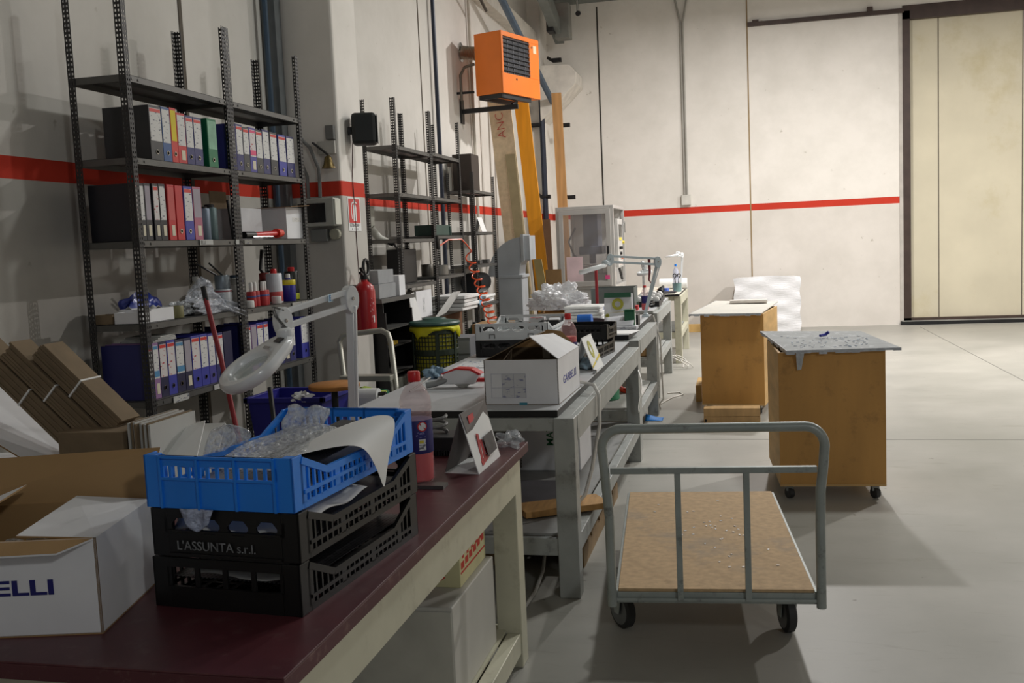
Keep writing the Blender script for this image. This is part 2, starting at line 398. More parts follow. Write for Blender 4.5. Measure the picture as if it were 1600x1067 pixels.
# ------------------------------------------------------------------ sliding door in the back wall
FR = mat('dark_brown_door_steel', (66,52,46), .5, .2, var=.2)
PALE = mat('pale_yellow_door_panel', (212,204,180), .75, var=.06, scale=1.5, dirt=(188,174,126), damt=.55, dscale=.8)
dr = MB(); dr.box((2.74,YB+.10,.06),(9.0,YB+.20,5.28)); d1 = struct('door_1', dr, PALE)
jn = MB()
for x in (3.30,4.62,5.95): jn.box((x,YB+.094,.1),(x+.014,YB+.1,5.28))
o = jn.build('panel_joint', jm); o.parent = d1
df = MB(); df.box((2.72,YB-.02,.0),(2.84,YB+.12,5.33)); df.box((2.72,YB-.02,5.19),(9,YB+.12,5.42)); df.box((2.72,YB-.02,.03),(9,YB+.12,.115))
o = df.build('door_frame', FR); o.parent = d1
th = MB().box((2.66,YB-.08,0),(9,YB+.1,.06)); o = th.build('threshold', BLACK); o.parent = d1
th = MB().box((2.68,YB-.085,.06),(9,YB-.02,.075)); o = th.build('threshold_strip', ALU); o.parent = d1
rl = MB().box((.17,YB-.07,5.30),(2.74,YB,5.37)); rl.box((.25,YB-.09,5.37),(.36,YB-.01,5.40)); rl.box((2.15,YB-.09,5.37),(2.24,YB-.01,5.44))
wsolo('sliding_door_rail', rl, FR, 'dark brown sliding rail on the back wall running left from the door', 'rail', (.17,YB,5.3))
struct('trim_11', MB().box((2.66,YB-.012,.0),(2.72,YB,5.3)), mat('door_reveal', (190,184,176), .8))

# brackets on the back corner wall
def wall_bracket(x, z, label, y=17.70, w=.14):
    b = MB(); b.box((x,y-.10,z-.035),(x+w,y-.02,z+.035)); b.box((x+w*.15,y-.12,z-.015),(x+w*.85,y-.1,z+.015)); b.bar((x,y-.06,z),(x-.1,y-.0,z+.07),.03,.05)
    return wsolo('wall_bracket', b, BLACK, label, 'bracket', (x,y,z), 'black brackets in the back corner')
wall_bracket(-3.22,4.92,'black bracket above the white corbel in the back corner', 17.9, .16)
wall_bracket(-3.09,3.78,'black bracket just right of the top of the tan plank, below the corbel', 17.95,.13)
wall_bracket(-3.62,3.79,'black bracket left of the dark blue corner pipe, upper of the two there', 17.72,.2)
wall_bracket(-3.05,2.50,'black bracket right of the tan plank, just above the machine cabinet', 18.0,.13)
wall_bracket(-3.48,2.52,'black bracket left of the dark blue corner pipe, lower of the two there', 17.72,.16)
# red siren and grey box high in the corner
mb = MB().box((-3.12,17.6,5.25),(-2.86,17.9,5.85)); wsolo('control_box', mb, mat('grey_box_steel', (140,140,134), .5, .3), 'grey metal box mounted high in the back corner', 'box', (-3,17.75,5.25), bevel=.01)
s_ = thing('siren', 'red and dark alarm siren on the grey metal box high in the back corner', 'siren', (-3.17,17.4,5.3))
MB().box((-.03,-.12,.22),(.09,.12,.52)).build('siren_cover', mat('red_siren', (222,84,58), .4), s_, bevel=.015)
MB().box((-.04,-.1,.02),(.08,.18,.22)).build('siren_base', BLACK, s_, bevel=.01)
c_ = thing('security_camera', 'small dark security camera hanging under the roof beam at the back wall', 'camera', (-2.76,17.98,5.7))
MB().tube([(0,0,.28),(0,0,.06)], .02, 8).build('mount', CHROME, c_)
MB().tube([(0,.1,.05),(.02,-.1,0)], .045, 12).build('camera_body', BLACK, c_, smooth=True)
# ------------------------------------------------------------------ slotted-angle shelving
_upr = {}
def upright_mesh(h, sx, sy):
    """L-section upright punched with two columns of slots per flange; corner at the origin"""
    k = (round(h,3), sx, sy)
    if k in _upr: return _upr[k]
    b = MB(); W = .042; t = .0022; p = .025; hh = .012
    for axis in (0, 1):
        def bx(u0, u1, z0, z1):
            if axis == 0: x0, x1 = sorted((u0*sx, u1*sx)); y0, y1 = sorted((0, t*sy)); b.box((x0,y0,z0),(x1,y1,z1))
            else: y0, y1 = sorted((u0*sy, u1*sy)); x0, x1 = sorted((0, t*sx)); b.box((x0,y0,z0),(x1,y1,z1))
        for u0, u1 in ((0,.008),(.017,.026),(.035,W)): bx(u0,u1,0,h)
        n = int(h/p)
        for u0, u1 in ((.008,.017),(.026,.035)):
            for i in range(n+1):
                z0 = i*p; z1 = min(h, z0+p-hh)
                if z1 > z0: bx(u0,u1,z0,z1)
    o = b.build('upright', BLACKSTEEL); me = o.data; bpy.data.objects.remove(o)
    _upr[k] = me; return me
def add_upright(parent, x, y, h, sx, sy):
    o = bpy.data.objects.new('upright', upright_mesh(h, sx, sy)); COL.objects.link(o); o.parent = parent; o.location = (x, y, 0)
    return o
def add_shelf(parent, x0, x1, y0, y1, z, lip=.036):
    """folded steel tray, top face at z"""
    b = MB(); t = .002
    b.box((x0,y0,z-t),(x1,y1,z))
    b.box((x1-t,y0,z-lip),(x1,y1,z)); b.box((x0,y0,z-lip),(x0+t,y1,z)); b.box((x0,y0,z-lip),(x1,y0+t,z)); b.box((x0,y1-t,z-lip),(x1,y1,z))
    b.box((x1-.014,y0,z-lip),(x1,y1,z-lip+t)); b.box(((x0+x1)/2-.04,y0+.01,z-.02),((x0+x1)/2+.04,y1-.01,z-t))
    for y in (y0+.05, y0+.11, y1-.11, y1-.05): b.cbox((x1+.002,y,z-lip/2),(.004,.012,.012))
    return b.build('shelf', SHELF, parent)
def shelving(name, label, x0, x1, ys, levels, h, hl=None):
    u = thing(name, label, 'shelving', ((x0+x1)/2, ys[0], 0))
    ox = (x1-x0)/2
    for i, y in enumerate(ys):
        yy = y-ys[0]
        hh = hl if (hl and i == 0) else h
        if i < len(ys)-1:
            add_upright(u, ox, yy, hh, -1, 1); add_upright(u, -ox, yy, hh, 1, 1)
        if i > 0:
            add_upright(u, ox, yy, h, -1, -1); add_upright(u, -ox, yy, h, 1, -1)
    for i in range(len(ys)-1):
        for z in levels[i]: add_shelf(u, -ox+.003, ox-.003, ys[i]-ys[0]+.004, ys[i+1]-ys[0]-.004, z)
    return u
SX0, SX1 = -3.445, -3.10
shelf_near = shelving('shelving_unit', 'tall charcoal slotted steel shelving full of ring binders, nearest on the left wall', SX0, SX1, (4.70,5.78,6.82),
    ([.12,.945,1.365,1.808,2.245,2.672], [.12,.945,1.365,1.808,2.245,2.672]), 3.12)
shelf_mid = shelving('shelving_unit', 'charcoal slotted steel shelving beyond the concrete pillar, behind the yellow-bagged bin', -3.485, -3.15, (9.0,10.1,11.2),
    ([.3,.66,1.0,1.355,1.80,2.235,2.68], [.3,.66,1.0,1.395,1.83,2.235,2.70]), 3.12)
shelf_far = shelving('shelving_unit', 'lowest and farthest slotted steel shelving, beside the grey duct elbow', -3.60, -3.25, (12.1,13.2),
    ([.3,.95,1.46,1.88,2.40],), 2.62)

# paper tabs stuck on the front lips of the near shelving
def shelf_tag(y0, y1, z0, z1, label, tx=None, m=None):
    t = thing('shelf_tag', label, 'paper tag', (SX1+.003, y0, z0))
    MB().box((0,0,0),(.0012,y1-y0,z1-z0)).build('paper', m or PAPERDIM, t)
    if tx: lettering('printed_word', tx, (z1-z0)*1.05, mat('black_ink', (30,30,32), .6), t, (.0014,.01,.004), (0,1,0), (0,0,1))
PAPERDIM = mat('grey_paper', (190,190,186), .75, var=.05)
shelf_tag(5.30,5.45,1.778,1.808,'white tag reading ELLI on the lip under the row of slim binders','ELLI')
shelf_tag(5.73,5.77,1.778,1.806,'small blank white tag near the middle upright, under the slim binders')
shelf_tag(5.84,5.94,1.778,1.804,'long pale tag on the lip below the red tool in the right bay', m=scribble_mat('tag_print_a',(150,148,140)))
shelf_tag(6.47,6.72,1.332,1.360,'pale paper tag on the lip under the spray cans', m=scribble_mat('tag_print_b',(165,163,156)))
shelf_tag(4.90,5.06,.905,.940,'long white tag below the mauve and navy binders on the low shelf', m=scribble_mat('tag_print_c',(190,190,186)))
shelf_tag(5.34,5.47,.912,.942,'white tag behind the magnifier lamp ring, on the low shelf lip')

# ------------------------------------------------------------------ ring binders
BC = {n: mat('binder_'+n.replace(' ','_'), c, .5, var=.08) for n, c in {
 'dark grey': (58,58,60), 'steel blue': (44,84,140), 'yellow and red': (206,44,34), 'red': (196,36,38), 'navy': (40,42,104), 'green': (20,118,74),
 'blue': (58,62,160), 'black': (30,30,38), 'mauve': (150,112,158), 'dark navy': (34,32,70), 'pink': (176,100,124), 'violet-blue': (70,66,150)}.items()}
LABEL = scribble_mat('binder_label_print', (218,217,214), (120,122,134), (60,26,70), .6)
LABELR = scribble_mat('binder_label_red_print', (218,212,210), (186,84,90), (60,24,50), .6)
LABELP = mat('binder_label_pink', (206,150,160), .7, var=.15, scale=20)
LABELG = mat('binder_label_grey', (168,160,170), .7, var=.1)
LABELY = mat('binder_label_yellow', (226,206,50), .7)
LABELGR = mat('binder_label_green', (150,196,168), .7, var=.3, scale=8)
REDCHIP = mat('red_chip', (214,52,44), .5)
BLUECHIP = mat('light_blue_chip', (84,146,190), .5)
def binder(y0, y1, zs, h, col, label, group, lab=LABEL, lz=.36, chip=None, ring=True, tab=False, x=-3.135, d=.285, chip2=None, tilt=0):
    w = y1-y0; t = .003; m = BC[col]
    b = thing('ring_binder', label, 'binder', (x, y0, zs), group=group, rot=(tilt,0,0))
    c = MB(); c.box((-t,0,0),(0,w,h)); c.box((-d,0,0),(-t,t,h)); c.box((-d,w-t,0),(-t,w,h))
    c.build('cover', m, b, bevel=.0012)
    MB().box((-d+.012,t+.004,.008),(-.03,w-t-.012,h-.022)).build('pages', PAPER, b)
    if lab:
        l = MB(); l.box((0,.006,h*lz),(.0012,w-.006,h*.955))
        ml = [lab]
        if chip: ml.append(chip); l.box((.0012,.008,h*.885),(.002,w-.008,h*.945), 1)
        if chip2: ml.append(chip2); l.box((.0012,.006,h*.39),(.002,w-.006,h*.50), len(ml)-1)
        l.build('spine_label', ml, b)
    if ring:
        r = MB(); M = Matrix.Translation((.001,w/2,h*.165)) @ Matrix.Rotation(PI/2,4,'Y')
        r.lathe([(.0095,0),(.0095,.002),(.013,.002),(.013,0)], 16, 0, M); r.lathe([(.0001,.0005),(.0095,.0005)], 16, 1, M)
        r.build('finger_ring', [CHROME, BLACK], b)
    if tab:
        MB().box((0,w*.35,h*.08),(.0015,w*.8,h*.27)).build('tab', mat('binder_tab', (222,214,190), .7), b)
    return b
ORD = ['first','second','third','fourth','fifth','sixth','seventh','eighth','ninth','tenth','eleventh','twelfth']
def row(zs, specs, where, group):
    for i, s in enumerate(specs):
        y0, y1, h, col, kw = s
        d = kw.pop('desc', '')
        binder(y0, y1-.002, zs, h, col, f"{col} binder{d}, {ORD[i]} from left {where}", group, **kw)
row(2.246, [
 (4.935,5.055,.30,'dark grey',dict(desc=' with white label',chip=REDCHIP)),
 (5.056,5.142,.305,'steel blue',dict(desc=' with white label',lz=.35)),
 (5.143,5.208,.31,'yellow and red',dict(lab=LABELY,lz=.40)),
 (5.209,5.300,.29,'red',dict(desc=' with white spine',ring=False,tab=True)),
 (5.301,5.385,.285,'navy',dict(chip=REDCHIP)),
 (5.386,5.480,.285,'navy',dict(desc=' with printed label',chip=REDCHIP)),
 (5.545,5.655,.295,'green',dict(lab=LABELGR,lz=.38))], 'on the top row, left bay', 'binders on the top row, left bay')
row(2.246, [
 (5.826,5.894,.295,'violet-blue',dict(chip=REDCHIP)),
 (5.895,5.985,.30,'navy',dict(chip=REDCHIP)),
 (5.986,6.070,.29,'dark grey',dict(chip=REDCHIP,lz=.4)),
 (6.072,6.162,.295,'violet-blue',dict(desc=' with pink bands',lab=LABELR,chip=mat('pink_band',(226,70,120),.5),chip2=mat('pink_band',(226,70,120),.5),ring=False,tab=True)),
 (6.163,6.256,.29,'dark grey',dict(chip=REDCHIP)),
 (6.258,6.358,.30,'navy',dict()),
 (6.368,6.475,.295,'dark grey',dict(desc=' with pale label',chip=REDCHIP)),
 (6.494,6.612,.29,'blue',dict(chip=REDCHIP)),
 (6.622,6.745,.29,'navy',dict(desc=' at the row end'))], 'on the top row, right bay', 'binders on the top row, right bay')
row(1.809, [
 (4.752,4.785,.305,'black',dict(desc=' with red-topped label',lab=LABELR,chip=REDCHIP,ring=False,tab=True)),
 (4.786,4.833,.305,'black',dict(ring=False,tab=True)),
 (4.834,4.894,.308,'black',dict(desc=' with lilac label',lab=LABELG,ring=False,tab=True)),
 (4.912,4.972,.31,'black',dict(desc=' with red-topped label',lab=LABELR,chip=REDCHIP,ring=False,tab=True)),
 (4.973,5.038,.312,'black',dict(desc=' with white label',ring=False,tab=True)),
 (5.055,5.128,.312,'red',dict(desc=' with pink label',lab=mat('faded_red_label',(206,96,92),.7,var=.12),ring=False,tab=True)),
 (5.138,5.215,.31,'red',dict(desc=' without label',lab=None)),
 (5.225,5.318,.31,'blue',dict(desc=' with white label',chip=REDCHIP)),
 (5.324,5.415,.312,'pink',dict(desc=' with pale label',lab=LABELG,lz=.42,ring=False,tab=True))], 'on the shelf of slim binders', 'slim binders on the middle shelf, left bay')
row(.946, [
 (4.748,4.79,.30,'navy',dict(chip=REDCHIP)),
 (4.791,4.852,.305,'mauve',dict(desc=' with blue bands',chip=BLUECHIP,chip2=BLUECHIP,ring=False,tab=True)),
 (4.853,4.930,.305,'dark navy',dict(lab=LABELR,chip=REDCHIP)),
 (4.931,5.015,.305,'blue',dict(lab=LABELR,chip=REDCHIP)),
 (5.016,5.104,.30,'dark navy',dict(desc=' with light blue bands',chip=BLUECHIP,chip2=BLUECHIP)),
 (5.106,5.182,.30,'dark navy',dict(desc=' with grey label',lab=LABELG,ring=False,tab=True)),
 (5.184,5.278,.305,'blue',dict(desc=' with red writing',lab=LABELR,chip=REDCHIP)),
 (5.280,5.368,.305,'blue',dict(desc=' with white label',chip=REDCHIP)),
 (5.370,5.450,.30,'violet-blue',dict(desc=' behind the red stick')),
 (5.454,5.550,.295,'navy',dict(chip=REDCHIP)),
 (5.556,5.660,.295,'dark navy',dict(desc=' with grey side strip',lab=None,ring=False))], 'on the low shelf, left bay', 'binders on the low shelf, left bay')
row(.946, [
 (5.830,5.912,.31,'navy',dict(chip=REDCHIP)),
 (5.914,5.992,.305,'mauve',dict(desc=' with pale label',lab=LABELG)),
 (5.994,6.082,.31,'blue',dict(chip=REDCHIP)),
 (6.085,6.158,.31,'violet-blue',dict(chip=REDCHIP)),
 (6.305,6.378,.30,'navy',dict(desc=' behind the lamp joint')),
 (6.380,6.470,.295,'dark navy',dict(lab=LABELG,ring=False,tab=True)),
 (6.472,6.562,.295,'navy',dict()),
 (6.663,6.790,.295,'blue',dict(desc=' standing alone at the end'))], 'on the low shelf, right bay', 'binders on the low shelf, right bay')
b = MB()
for k in range(4): b.cbox((0,.0+.006*k,.004+.008*k),(.20,.23-.012*k,.006),0,None,.05*k)
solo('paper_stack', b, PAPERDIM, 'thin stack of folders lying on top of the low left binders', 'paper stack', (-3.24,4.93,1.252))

# ------------------------------------------------------------------ things on the near shelving
def can(name, label, cat, loc, r, h, body, cap=None, cap_r=None, cap_h=.03, group=None, neck=False, band=None, pct=(.2,.5)):
    t = thing(name, label, cat, loc, group=group)
    b = MB()
    if neck: prof = [(r*.96,0),(r,.004),(r,h*.80),(r*.9,h*.86),(r*.45,h*.93),(r*.42,h)]
    else: prof = [(r*.96,0),(r,.004),(r,h-.006),(r*.93,h)]
    b.lathe(prof, 20); b.build('body', body, t, smooth=True)
    if band: MB().lathe([(r+.0004,h*pct[0]),(r+.0008,h*pct[0]+.001),(r+.0008,h*pct[1]-.001),(r+.0004,h*pct[1])],20).build('label_band', band, t, smooth=True)
    if cap:
        cr2 = cap_r or r*.6
        MB().lathe([(cr2,h),(cr2,h+cap_h*.85),(cr2*.8,h+cap_h)],16).build('cap', cap, t, smooth=True)
    return t
TIN = mat('dull_tin', (130,140,148), .4, .5, var=.15)
REDPL = mat('red_plastic', (206,34,36), .35, var=.05)
Z3 = 1.81; Z2 = 1.367
can('paint_can','grey-blue tin standing right of the slim pink binder, left of a pair','can',(-3.2,5.53,Z3),.045,.19,mat('blue_grey_tin',(104,118,134),.45,.3), DARK, .03,.012)
can('paint_can','grey-green tin standing beside the middle upright, right of a pair','can',(-3.22,5.65,Z3),.045,.20,mat('green_grey_tin',(92,112,114),.45,.3), DARK, .03,.02)
def open_box(name, label, loc, d, rz=0, mo=None, mi=None, cat='box', t=.004, group=None):
    """lidless carton, d = (x, y, z), base centred on loc"""
    b = MB(); x, y, z = d[0]/2, d[1]/2, d[2]
    b.box((-x,-y,0),(x,y,t)); b.box((-x,-y,t),(-x+t,y,z)); b.box((x-t,-y,t),(x,y,z)); b.box((-x+t,-y,t),(x-t,-y+t,z)); b.box((-x+t,y-t,t),(x-t,y,z))
    return solo(name, b, mo or WHITEP, label, cat, loc, rz, group)
# two white cartons, a cardboard flap, a red gun
t = thing('carton','white carton with printed front at the right end of the slim binder shelf','box',(-3.25,6.70,Z3))
MB().box((-.14,-.155,0),(.115,.105,.225)).build('carton_body', WHITEP, t, bevel=.003)
MB().box((.115,-.06,.12),(.1156,.09,.15)).build('print', SCRIB, t)
MB().cbox((.02,-.02,.232),(.30,.30,.004),0,Matrix.Rotation(.05,4,'X')).build('lid_flap', KRAFT, t)
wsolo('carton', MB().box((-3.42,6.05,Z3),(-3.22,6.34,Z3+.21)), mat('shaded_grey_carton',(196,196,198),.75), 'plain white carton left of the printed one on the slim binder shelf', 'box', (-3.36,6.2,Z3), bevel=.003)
wsolo('cardboard_sheet', MB().board((-3.435,6.06,Z3+.004),(0,.22,.0),(-.01,0,.33),.005), KRAFTD, 'brown cardboard sheet standing behind the cartons on the slim binder shelf', 'cardboard', (-3.44,6.0,Z3))
wsolo('rod', MB().tube([(-3.25,5.98,Z3+.004),(-3.27,5.975,Z3+.26)],.009,8), BLACK, 'black upright rod standing left of the white cartons', 'rod', (-3.25,5.98,Z3))
g = thing('sealant_gun','red and black hand tool lying in front of the white cartons','tool',(-3.13,5.90,Z3+.026))
MB().tube([(0,.12,0),(0,.50,.012)],.02,10).build('barrel', REDPL, g, smooth=True)
MB().tube([(0,.46,.012),(0,.54,.014)],[.034,.026],10).build('nozzle', mat('orange_red_plastic',(226,62,40),.4), g, smooth=True)
MB().tube([(0,.0,.0),(0,.14,0)],.024,10).build('grip', BLACK, g, smooth=True)
MB().tube([(.02,.08,-.014),(.022,.36,-.012)],.008,8).build('rod_handle', CHROME, g)
# shelf with clutter, left bay
open_box('box','small dark brown box at the far left of the cluttered shelf',(-3.375,4.78,Z2),(.11,.10,.05),mo=KRAFTD)
open_box('tray','white cardboard tray seen through the left end of the cluttered shelf',(-3.22,4.77,Z2),(.16,.10,.06))
t = open_box('tray','white tray of bits just right of the left front upright',(-3.24,4.93,Z2),(.20,.22,.07))
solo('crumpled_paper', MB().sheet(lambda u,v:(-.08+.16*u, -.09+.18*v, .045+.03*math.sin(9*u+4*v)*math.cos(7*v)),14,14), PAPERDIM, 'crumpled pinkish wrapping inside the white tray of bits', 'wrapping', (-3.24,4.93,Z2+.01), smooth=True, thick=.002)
can('jar','small olive jar right of the white tray of bits','jar',(-3.17,5.11,Z2),.043,.07,mat('olive_jar',(128,124,84),.5))
MBX = MB().box((-3.32,5.27,Z2),(-3.15,5.40,Z2+.055)); wsolo('box', MBX, BLACK, 'flat black box under the clear bag on the cluttered shelf', 'box', (-3.2,5.33,Z2), bevel=.004)
from mathutils import noise as _noise
def froth(loc, rad, seed, nu=90, nv=56, amp=.5):
    b = MB(); off = Vector((seed*3.1, seed*1.7, seed*.9))
    def fn(u, v):
        a = 2*PI*u; p = PI*(v-.5); d = Vector((math.cos(p)*math.cos(a), math.cos(p)*math.sin(a), math.sin(p)))
        k = 1+amp*(_noise.noise(d*1.6+off)*.9+abs(_noise.noise(d*4+off))*.7+abs(_noise.noise(d*9+off))*.35-.25)
        return (rad[0]*d.x*k, rad[1]*d.y*k, rad[2]*max(d.z*k,-.3)+rad[2]*.3)
    b.sheet(fn, nu, nv); return b
def blob(loc, rad, seed, rough=.25, nu=28, nv=18):
    rnd = random.Random(seed); ph = [(rnd.uniform(2,6), rnd.uniform(2,6), rnd.uniform(0,6), rnd.uniform(0,6)) for _ in range(6)]
    b = MB()
    def fn(u, v):
        a = 2*PI*u; p = PI*(v-.5); k = 1
        for f1, f2, p1, p2 in ph: k += rough/6*math.sin(round(f1)*a+p1)*math.cos(f2*p+p2)*2
        z = math.sin(p)*k
        return (rad[0]*math.cos(p)*math.cos(a)*k, rad[1]*math.cos(p)*math.sin(a)*k, rad[2]*max(z,-.8)+rad[2]*.8)
    b.sheet(fn, nu, nv); return b
BLUEBAG = mat('blue_plastic_bag', (52,66,150), .3, var=.3, scale=12)
solo('plastic_bag', blob(0,(.06,.17,.07),3,.4), BLUEBAG, 'blue crumpled plastic bag behind the white tray and olive jar', 'bag', (-3.40,5.12,Z2), smooth=True)
solo('plastic_bag', blob(0,(.06,.13,.045),5,.5), CLEAR, 'small clear crumpled bag beside the olive jar', 'bag', (-3.22,5.22,Z2), smooth=True)
bagm = film_mat('clear_bag_film', (215,220,230), .42, .1, 1.0, 30)
bg_ = MB(); bg_.quadboard([(-3.14,5.30,Z2+.01),(-3.06,5.78,Z2-.045),(-3.10,5.80,Z2+.06),(-3.22,5.46,Z2+.20)],.001)
def bagfn(u,v):
    y = 5.26+.54*u; top = .09+.13*math.exp(-((u-.38)/.22)**2); z = Z2-.0+(top)*v-.0*u
    x = -3.09-.12*v+.03*math.sin(14*u+3*v)*v
    droop = -.06*max(0,(u-.6)/.4)*(1-v)
    return (x+.02*math.sin(20*v+9*u), y, z+droop+.004)
wsolo('plastic_bag', MB().sheet(bagfn,30,14), bagm, 'large clear plastic bag hanging over the shelf edge beside the red stick', 'bag', (-3.1,5.5,Z2), smooth=True, thick=.002)
solo('metal_bits', blob(0,(.05,.13,.03),8,.5), mat('pale_parts',(190,182,190),.5,var=.5,scale=40), 'pale small parts packed inside the large clear plastic bag', 'parts', (-3.25,5.56,Z2), smooth=True)
can('bottle','translucent white bottle behind the large clear bag','bottle',(-3.38,5.70,Z2),.045,.19,mat('milky_bottle',(190,186,172),.4),PAPERDIM,.022,.03,neck=True)
can('paint_tin','white lower paint tin beside the middle upright','tin',(-3.20,5.71,Z2),.055,.135,mat('white_tin',(190,194,198),.45,.2),band=mat('tin_red_line',(160,84,90),.5),pct=(.86,.93))
can('paint_tin','grey open tin stacked on the lower paint tin, holding brushes','tin',(-3.20,5.71,Z2+.136),.048,.085,TIN)
for k, (dx, dy) in enumerate(((-.02,-.02),(.01,-.005))):
    wsolo('brush', MB().tube([(-3.20+dx,5.70+dy,Z2+.222),(-3.22+dx*2,5.58+dy*3,Z2+.30)],.006,6), BLACK, ('upper','lower')[k]+' black stick poking left out of the grey tin', 'brush', (-3.2,5.7,Z2+.222))
# right bay
can('bottle','white bottle with round cap just right of the middle upright','bottle',(-3.24,5.96,Z2),.048,.15,mat('white_plastic',(218,216,212),.45),mat('grey_cap',(190,190,186),.5),.036,.045,band=scribble_mat('bottle_print',(206,204,200),(80,80,84),(40,40,40),.6),pct=(.25,.8))
can('loose_cap','short white cap lying at the shelf edge under the white bottle','pot',(-3.13,5.905,Z2),.034,.045,mat('white_plastic',(218,216,212),.45))  # a loose white cap rather than a pot
for k, (y, x) in enumerate(((6.00,-3.16),(6.072,-3.17),(6.15,-3.155),(6.21,-3.17))):
    can('glue_bottle', ['first','second','third','fourth'][k]+' red glue bottle from the left, of the four with white nozzles','bottle',(x,y,Z2),.031,.10,mat('red_glue_label',(176,40,44),.5),mat('white_plastic',(218,216,212),.45),.013,.06,'red glue bottles',band=mat('glue_blue_band',(80,84,140),.5),pct=(.6,.72))
can('spray_can','dark blue and white tin behind the red glue bottles','can',(-3.36,6.18,Z2),.05,.19,mat('white_blue_tin',(206,210,214),.4),BLUEP,.04,.02,band=mat('navy_band',(44,44,92),.5),pct=(.1,.95))
can('loose_cap','short white cap right of the red glue bottles','pot',(-3.13,6.30,Z2),.034,.05,mat('white_plastic',(218,216,212),.45))  # second loose cap, likewise no pot
can('spray_can','big white spray can with red cap and a red and blue emblem','can',(-3.20,6.42,Z2),.056,.205,mat('white_gloss_can',(216,218,224),.35),REDPL,.022,.032,band=mat('red_blob_band',(190,70,70),.5,var=.5),pct=(.05,.38))
t = can('spray_can','blue spray can with a yellow shield and white back','can',(-3.18,6.60,Z2),.05,.165,mat('oil_can_blue',(40,38,140),.35),mat('white_plastic',(218,216,212),.45),.016,.03,neck=True)
MB().lathe([(.0506,.115),(.0512,.116),(.0512,.15),(.0506,.151)],20).build('label_band', mat('oil_can_yellow',(220,200,40),.4), t, smooth=True)
can('bottle','brown-capped bottle behind the blue spray can','bottle',(-3.34,6.55,Z2),.042,.16,mat('brown_bottle',(70,36,34),.5),mat('rust_cap',(130,40,34),.5),.035,.05)
can('spray_can','black spray can with yellow base and red cap at the right end','can',(-3.22,6.74,Z2),.052,.21,mat('black_can',(36,40,36),.35),REDPL,.025,.03,band=mat('lime_band',(190,196,40),.5),pct=(.03,.24))
wsolo('hand_tool', MB().tube([(-3.42,6.70,1.74),(-3.42,6.66,1.6),(-3.40,6.68,1.56)],.014,8), BLACK, 'black tool hanging behind the spray cans on the rear upright', 'tool', (-3.5,6.6,1.56))
# ------------------------------------------------------------------ work benches
def bench(name, label, x0, x1, y0, y1, zt, mtop, medge, mleg, thick=.035, leg=.10, apron=.12, inset=.02, shelf_z=.27, yl=None, shelf_m=None, over=.03, over_r=None):
    t = thing(name, label, 'bench', ((x0+x1)/2, y0, 0))
    ox = (x1-x0)/2; L = y1-y0
    b = MB(); b.box((-ox,0,zt-.004),(ox,L,zt),0); b.box((-ox,0,zt-thick),(ox,L,zt-.004),1)
    b.build('bench_top', [mtop, medge], t, bevel=.002)
    za = zt-thick
    X0, X1 = -ox+over, ox-(over if over_r is None else over_r); Y0, Y1 = over, L-over
    if yl: Y0, Y1 = yl[0]-y0, yl[1]-y0
    for sx in (X0, X1-leg):
        for sy_ in (Y0, Y1-leg):
            MB().box((sx,sy_,0),(sx+leg,sy_+leg,za)).build('leg', mleg, t, bevel=.004)
    f = MB()
    if over_r is not None and over_r < 0: f.box((ox-.04,Y0+leg,za-.022),(X1-.025,Y1-leg,za-.001)); f.box((ox-.04,Y0+.004,za-.022),(X1-leg,Y0+leg,za-.001)) if X1-leg > ox-.04 else None
    f.box((X0+leg,Y0+.01,za-(apron if over_r is None else .062)),(X1-leg,Y0+.03,za)); f.box((X0+leg,Y1-.03,za-apron),(X1-leg,Y1-.01,za))
    f.box((X0+.01,Y0+leg,za-apron),(X0+.03,Y1-leg,za)); f.box((X1-.025,Y0+leg-.01,za-apron),(X1+.003,Y1-leg,za))
    f.build('apron', mleg, t, bevel=.002)
    if shelf_z:
        r = MB()
        r.box((X0+leg,Y0+.01,shelf_z-.085),(X1-leg,Y0+.05,shelf_z)); r.box((X0+leg,Y1-.05,shelf_z-.085),(X1-leg,Y1-.01,shelf_z))
        r.box((X0+.01,Y0+leg,shelf_z-.085),(X0+.06,Y1-leg,shelf_z)); r.box((X1-.06,Y0+leg,shelf_z-.085),(X1-.005,Y1-leg,shelf_z))
        r.build('lower_rail', mleg, t, bevel=.003)
        MB().box((X0+.02,Y0+.055,shelf_z),(X1-.065,Y1-.055,shelf_z+.012)).build('lower_shelf', shelf_m or GREYLEG, t)
    return t
BURG = mat('burgundy_linoleum', (84,38,44), .42, var=.14, scale=9, dirt=(120,96,94), dscale=14, damt=.35)
BURGE = mat('burgundy_edge', (80,36,42), .5, var=.12, dirt=(150,120,112), dscale=22, damt=.5)
LAM = mat('pale_grey_laminate', (192,194,196), .45, var=.05, scale=5, dirt=(140,138,134), damt=.3, dscale=6)
BLKE = mat('black_edge_band', (20,20,22), .5)
B1Z, B2Z, B3Z = .90, .91, .94
bench('workbench','burgundy topped workbench with cream legs in the foreground', -1.95,-.865,1.665,3.885,B1Z, BURG, BURGE, CREAM, .038, .10, .145, shelf_z=.145, over=.03, shelf_m=CREAM)
bench('workbench','grey laminate workbench with black edge, standing behind the burgundy one', -1.93,-.87,4.58,7.66,B2Z, LAM, BLKE, GREYLEG, .036,.10,.12, shelf_z=.29, yl=(4.55,7.60), shelf_m=mat('grey_shelf_board',(150,150,148),.6,dirt=(110,100,90)), over_r=-.082)
bench('workbench','third grey workbench in the row, holding the green and yellow leaflet box', -2.0,-.90,7.92,10.0,B3Z, LAM, BLKE, GREYLEG, .045,.10,.12, shelf_z=.33, yl=(7.88,9.6), shelf_m=mat('pale_shelf_board',(205,204,198),.6), over=.0, over_r=-.082)
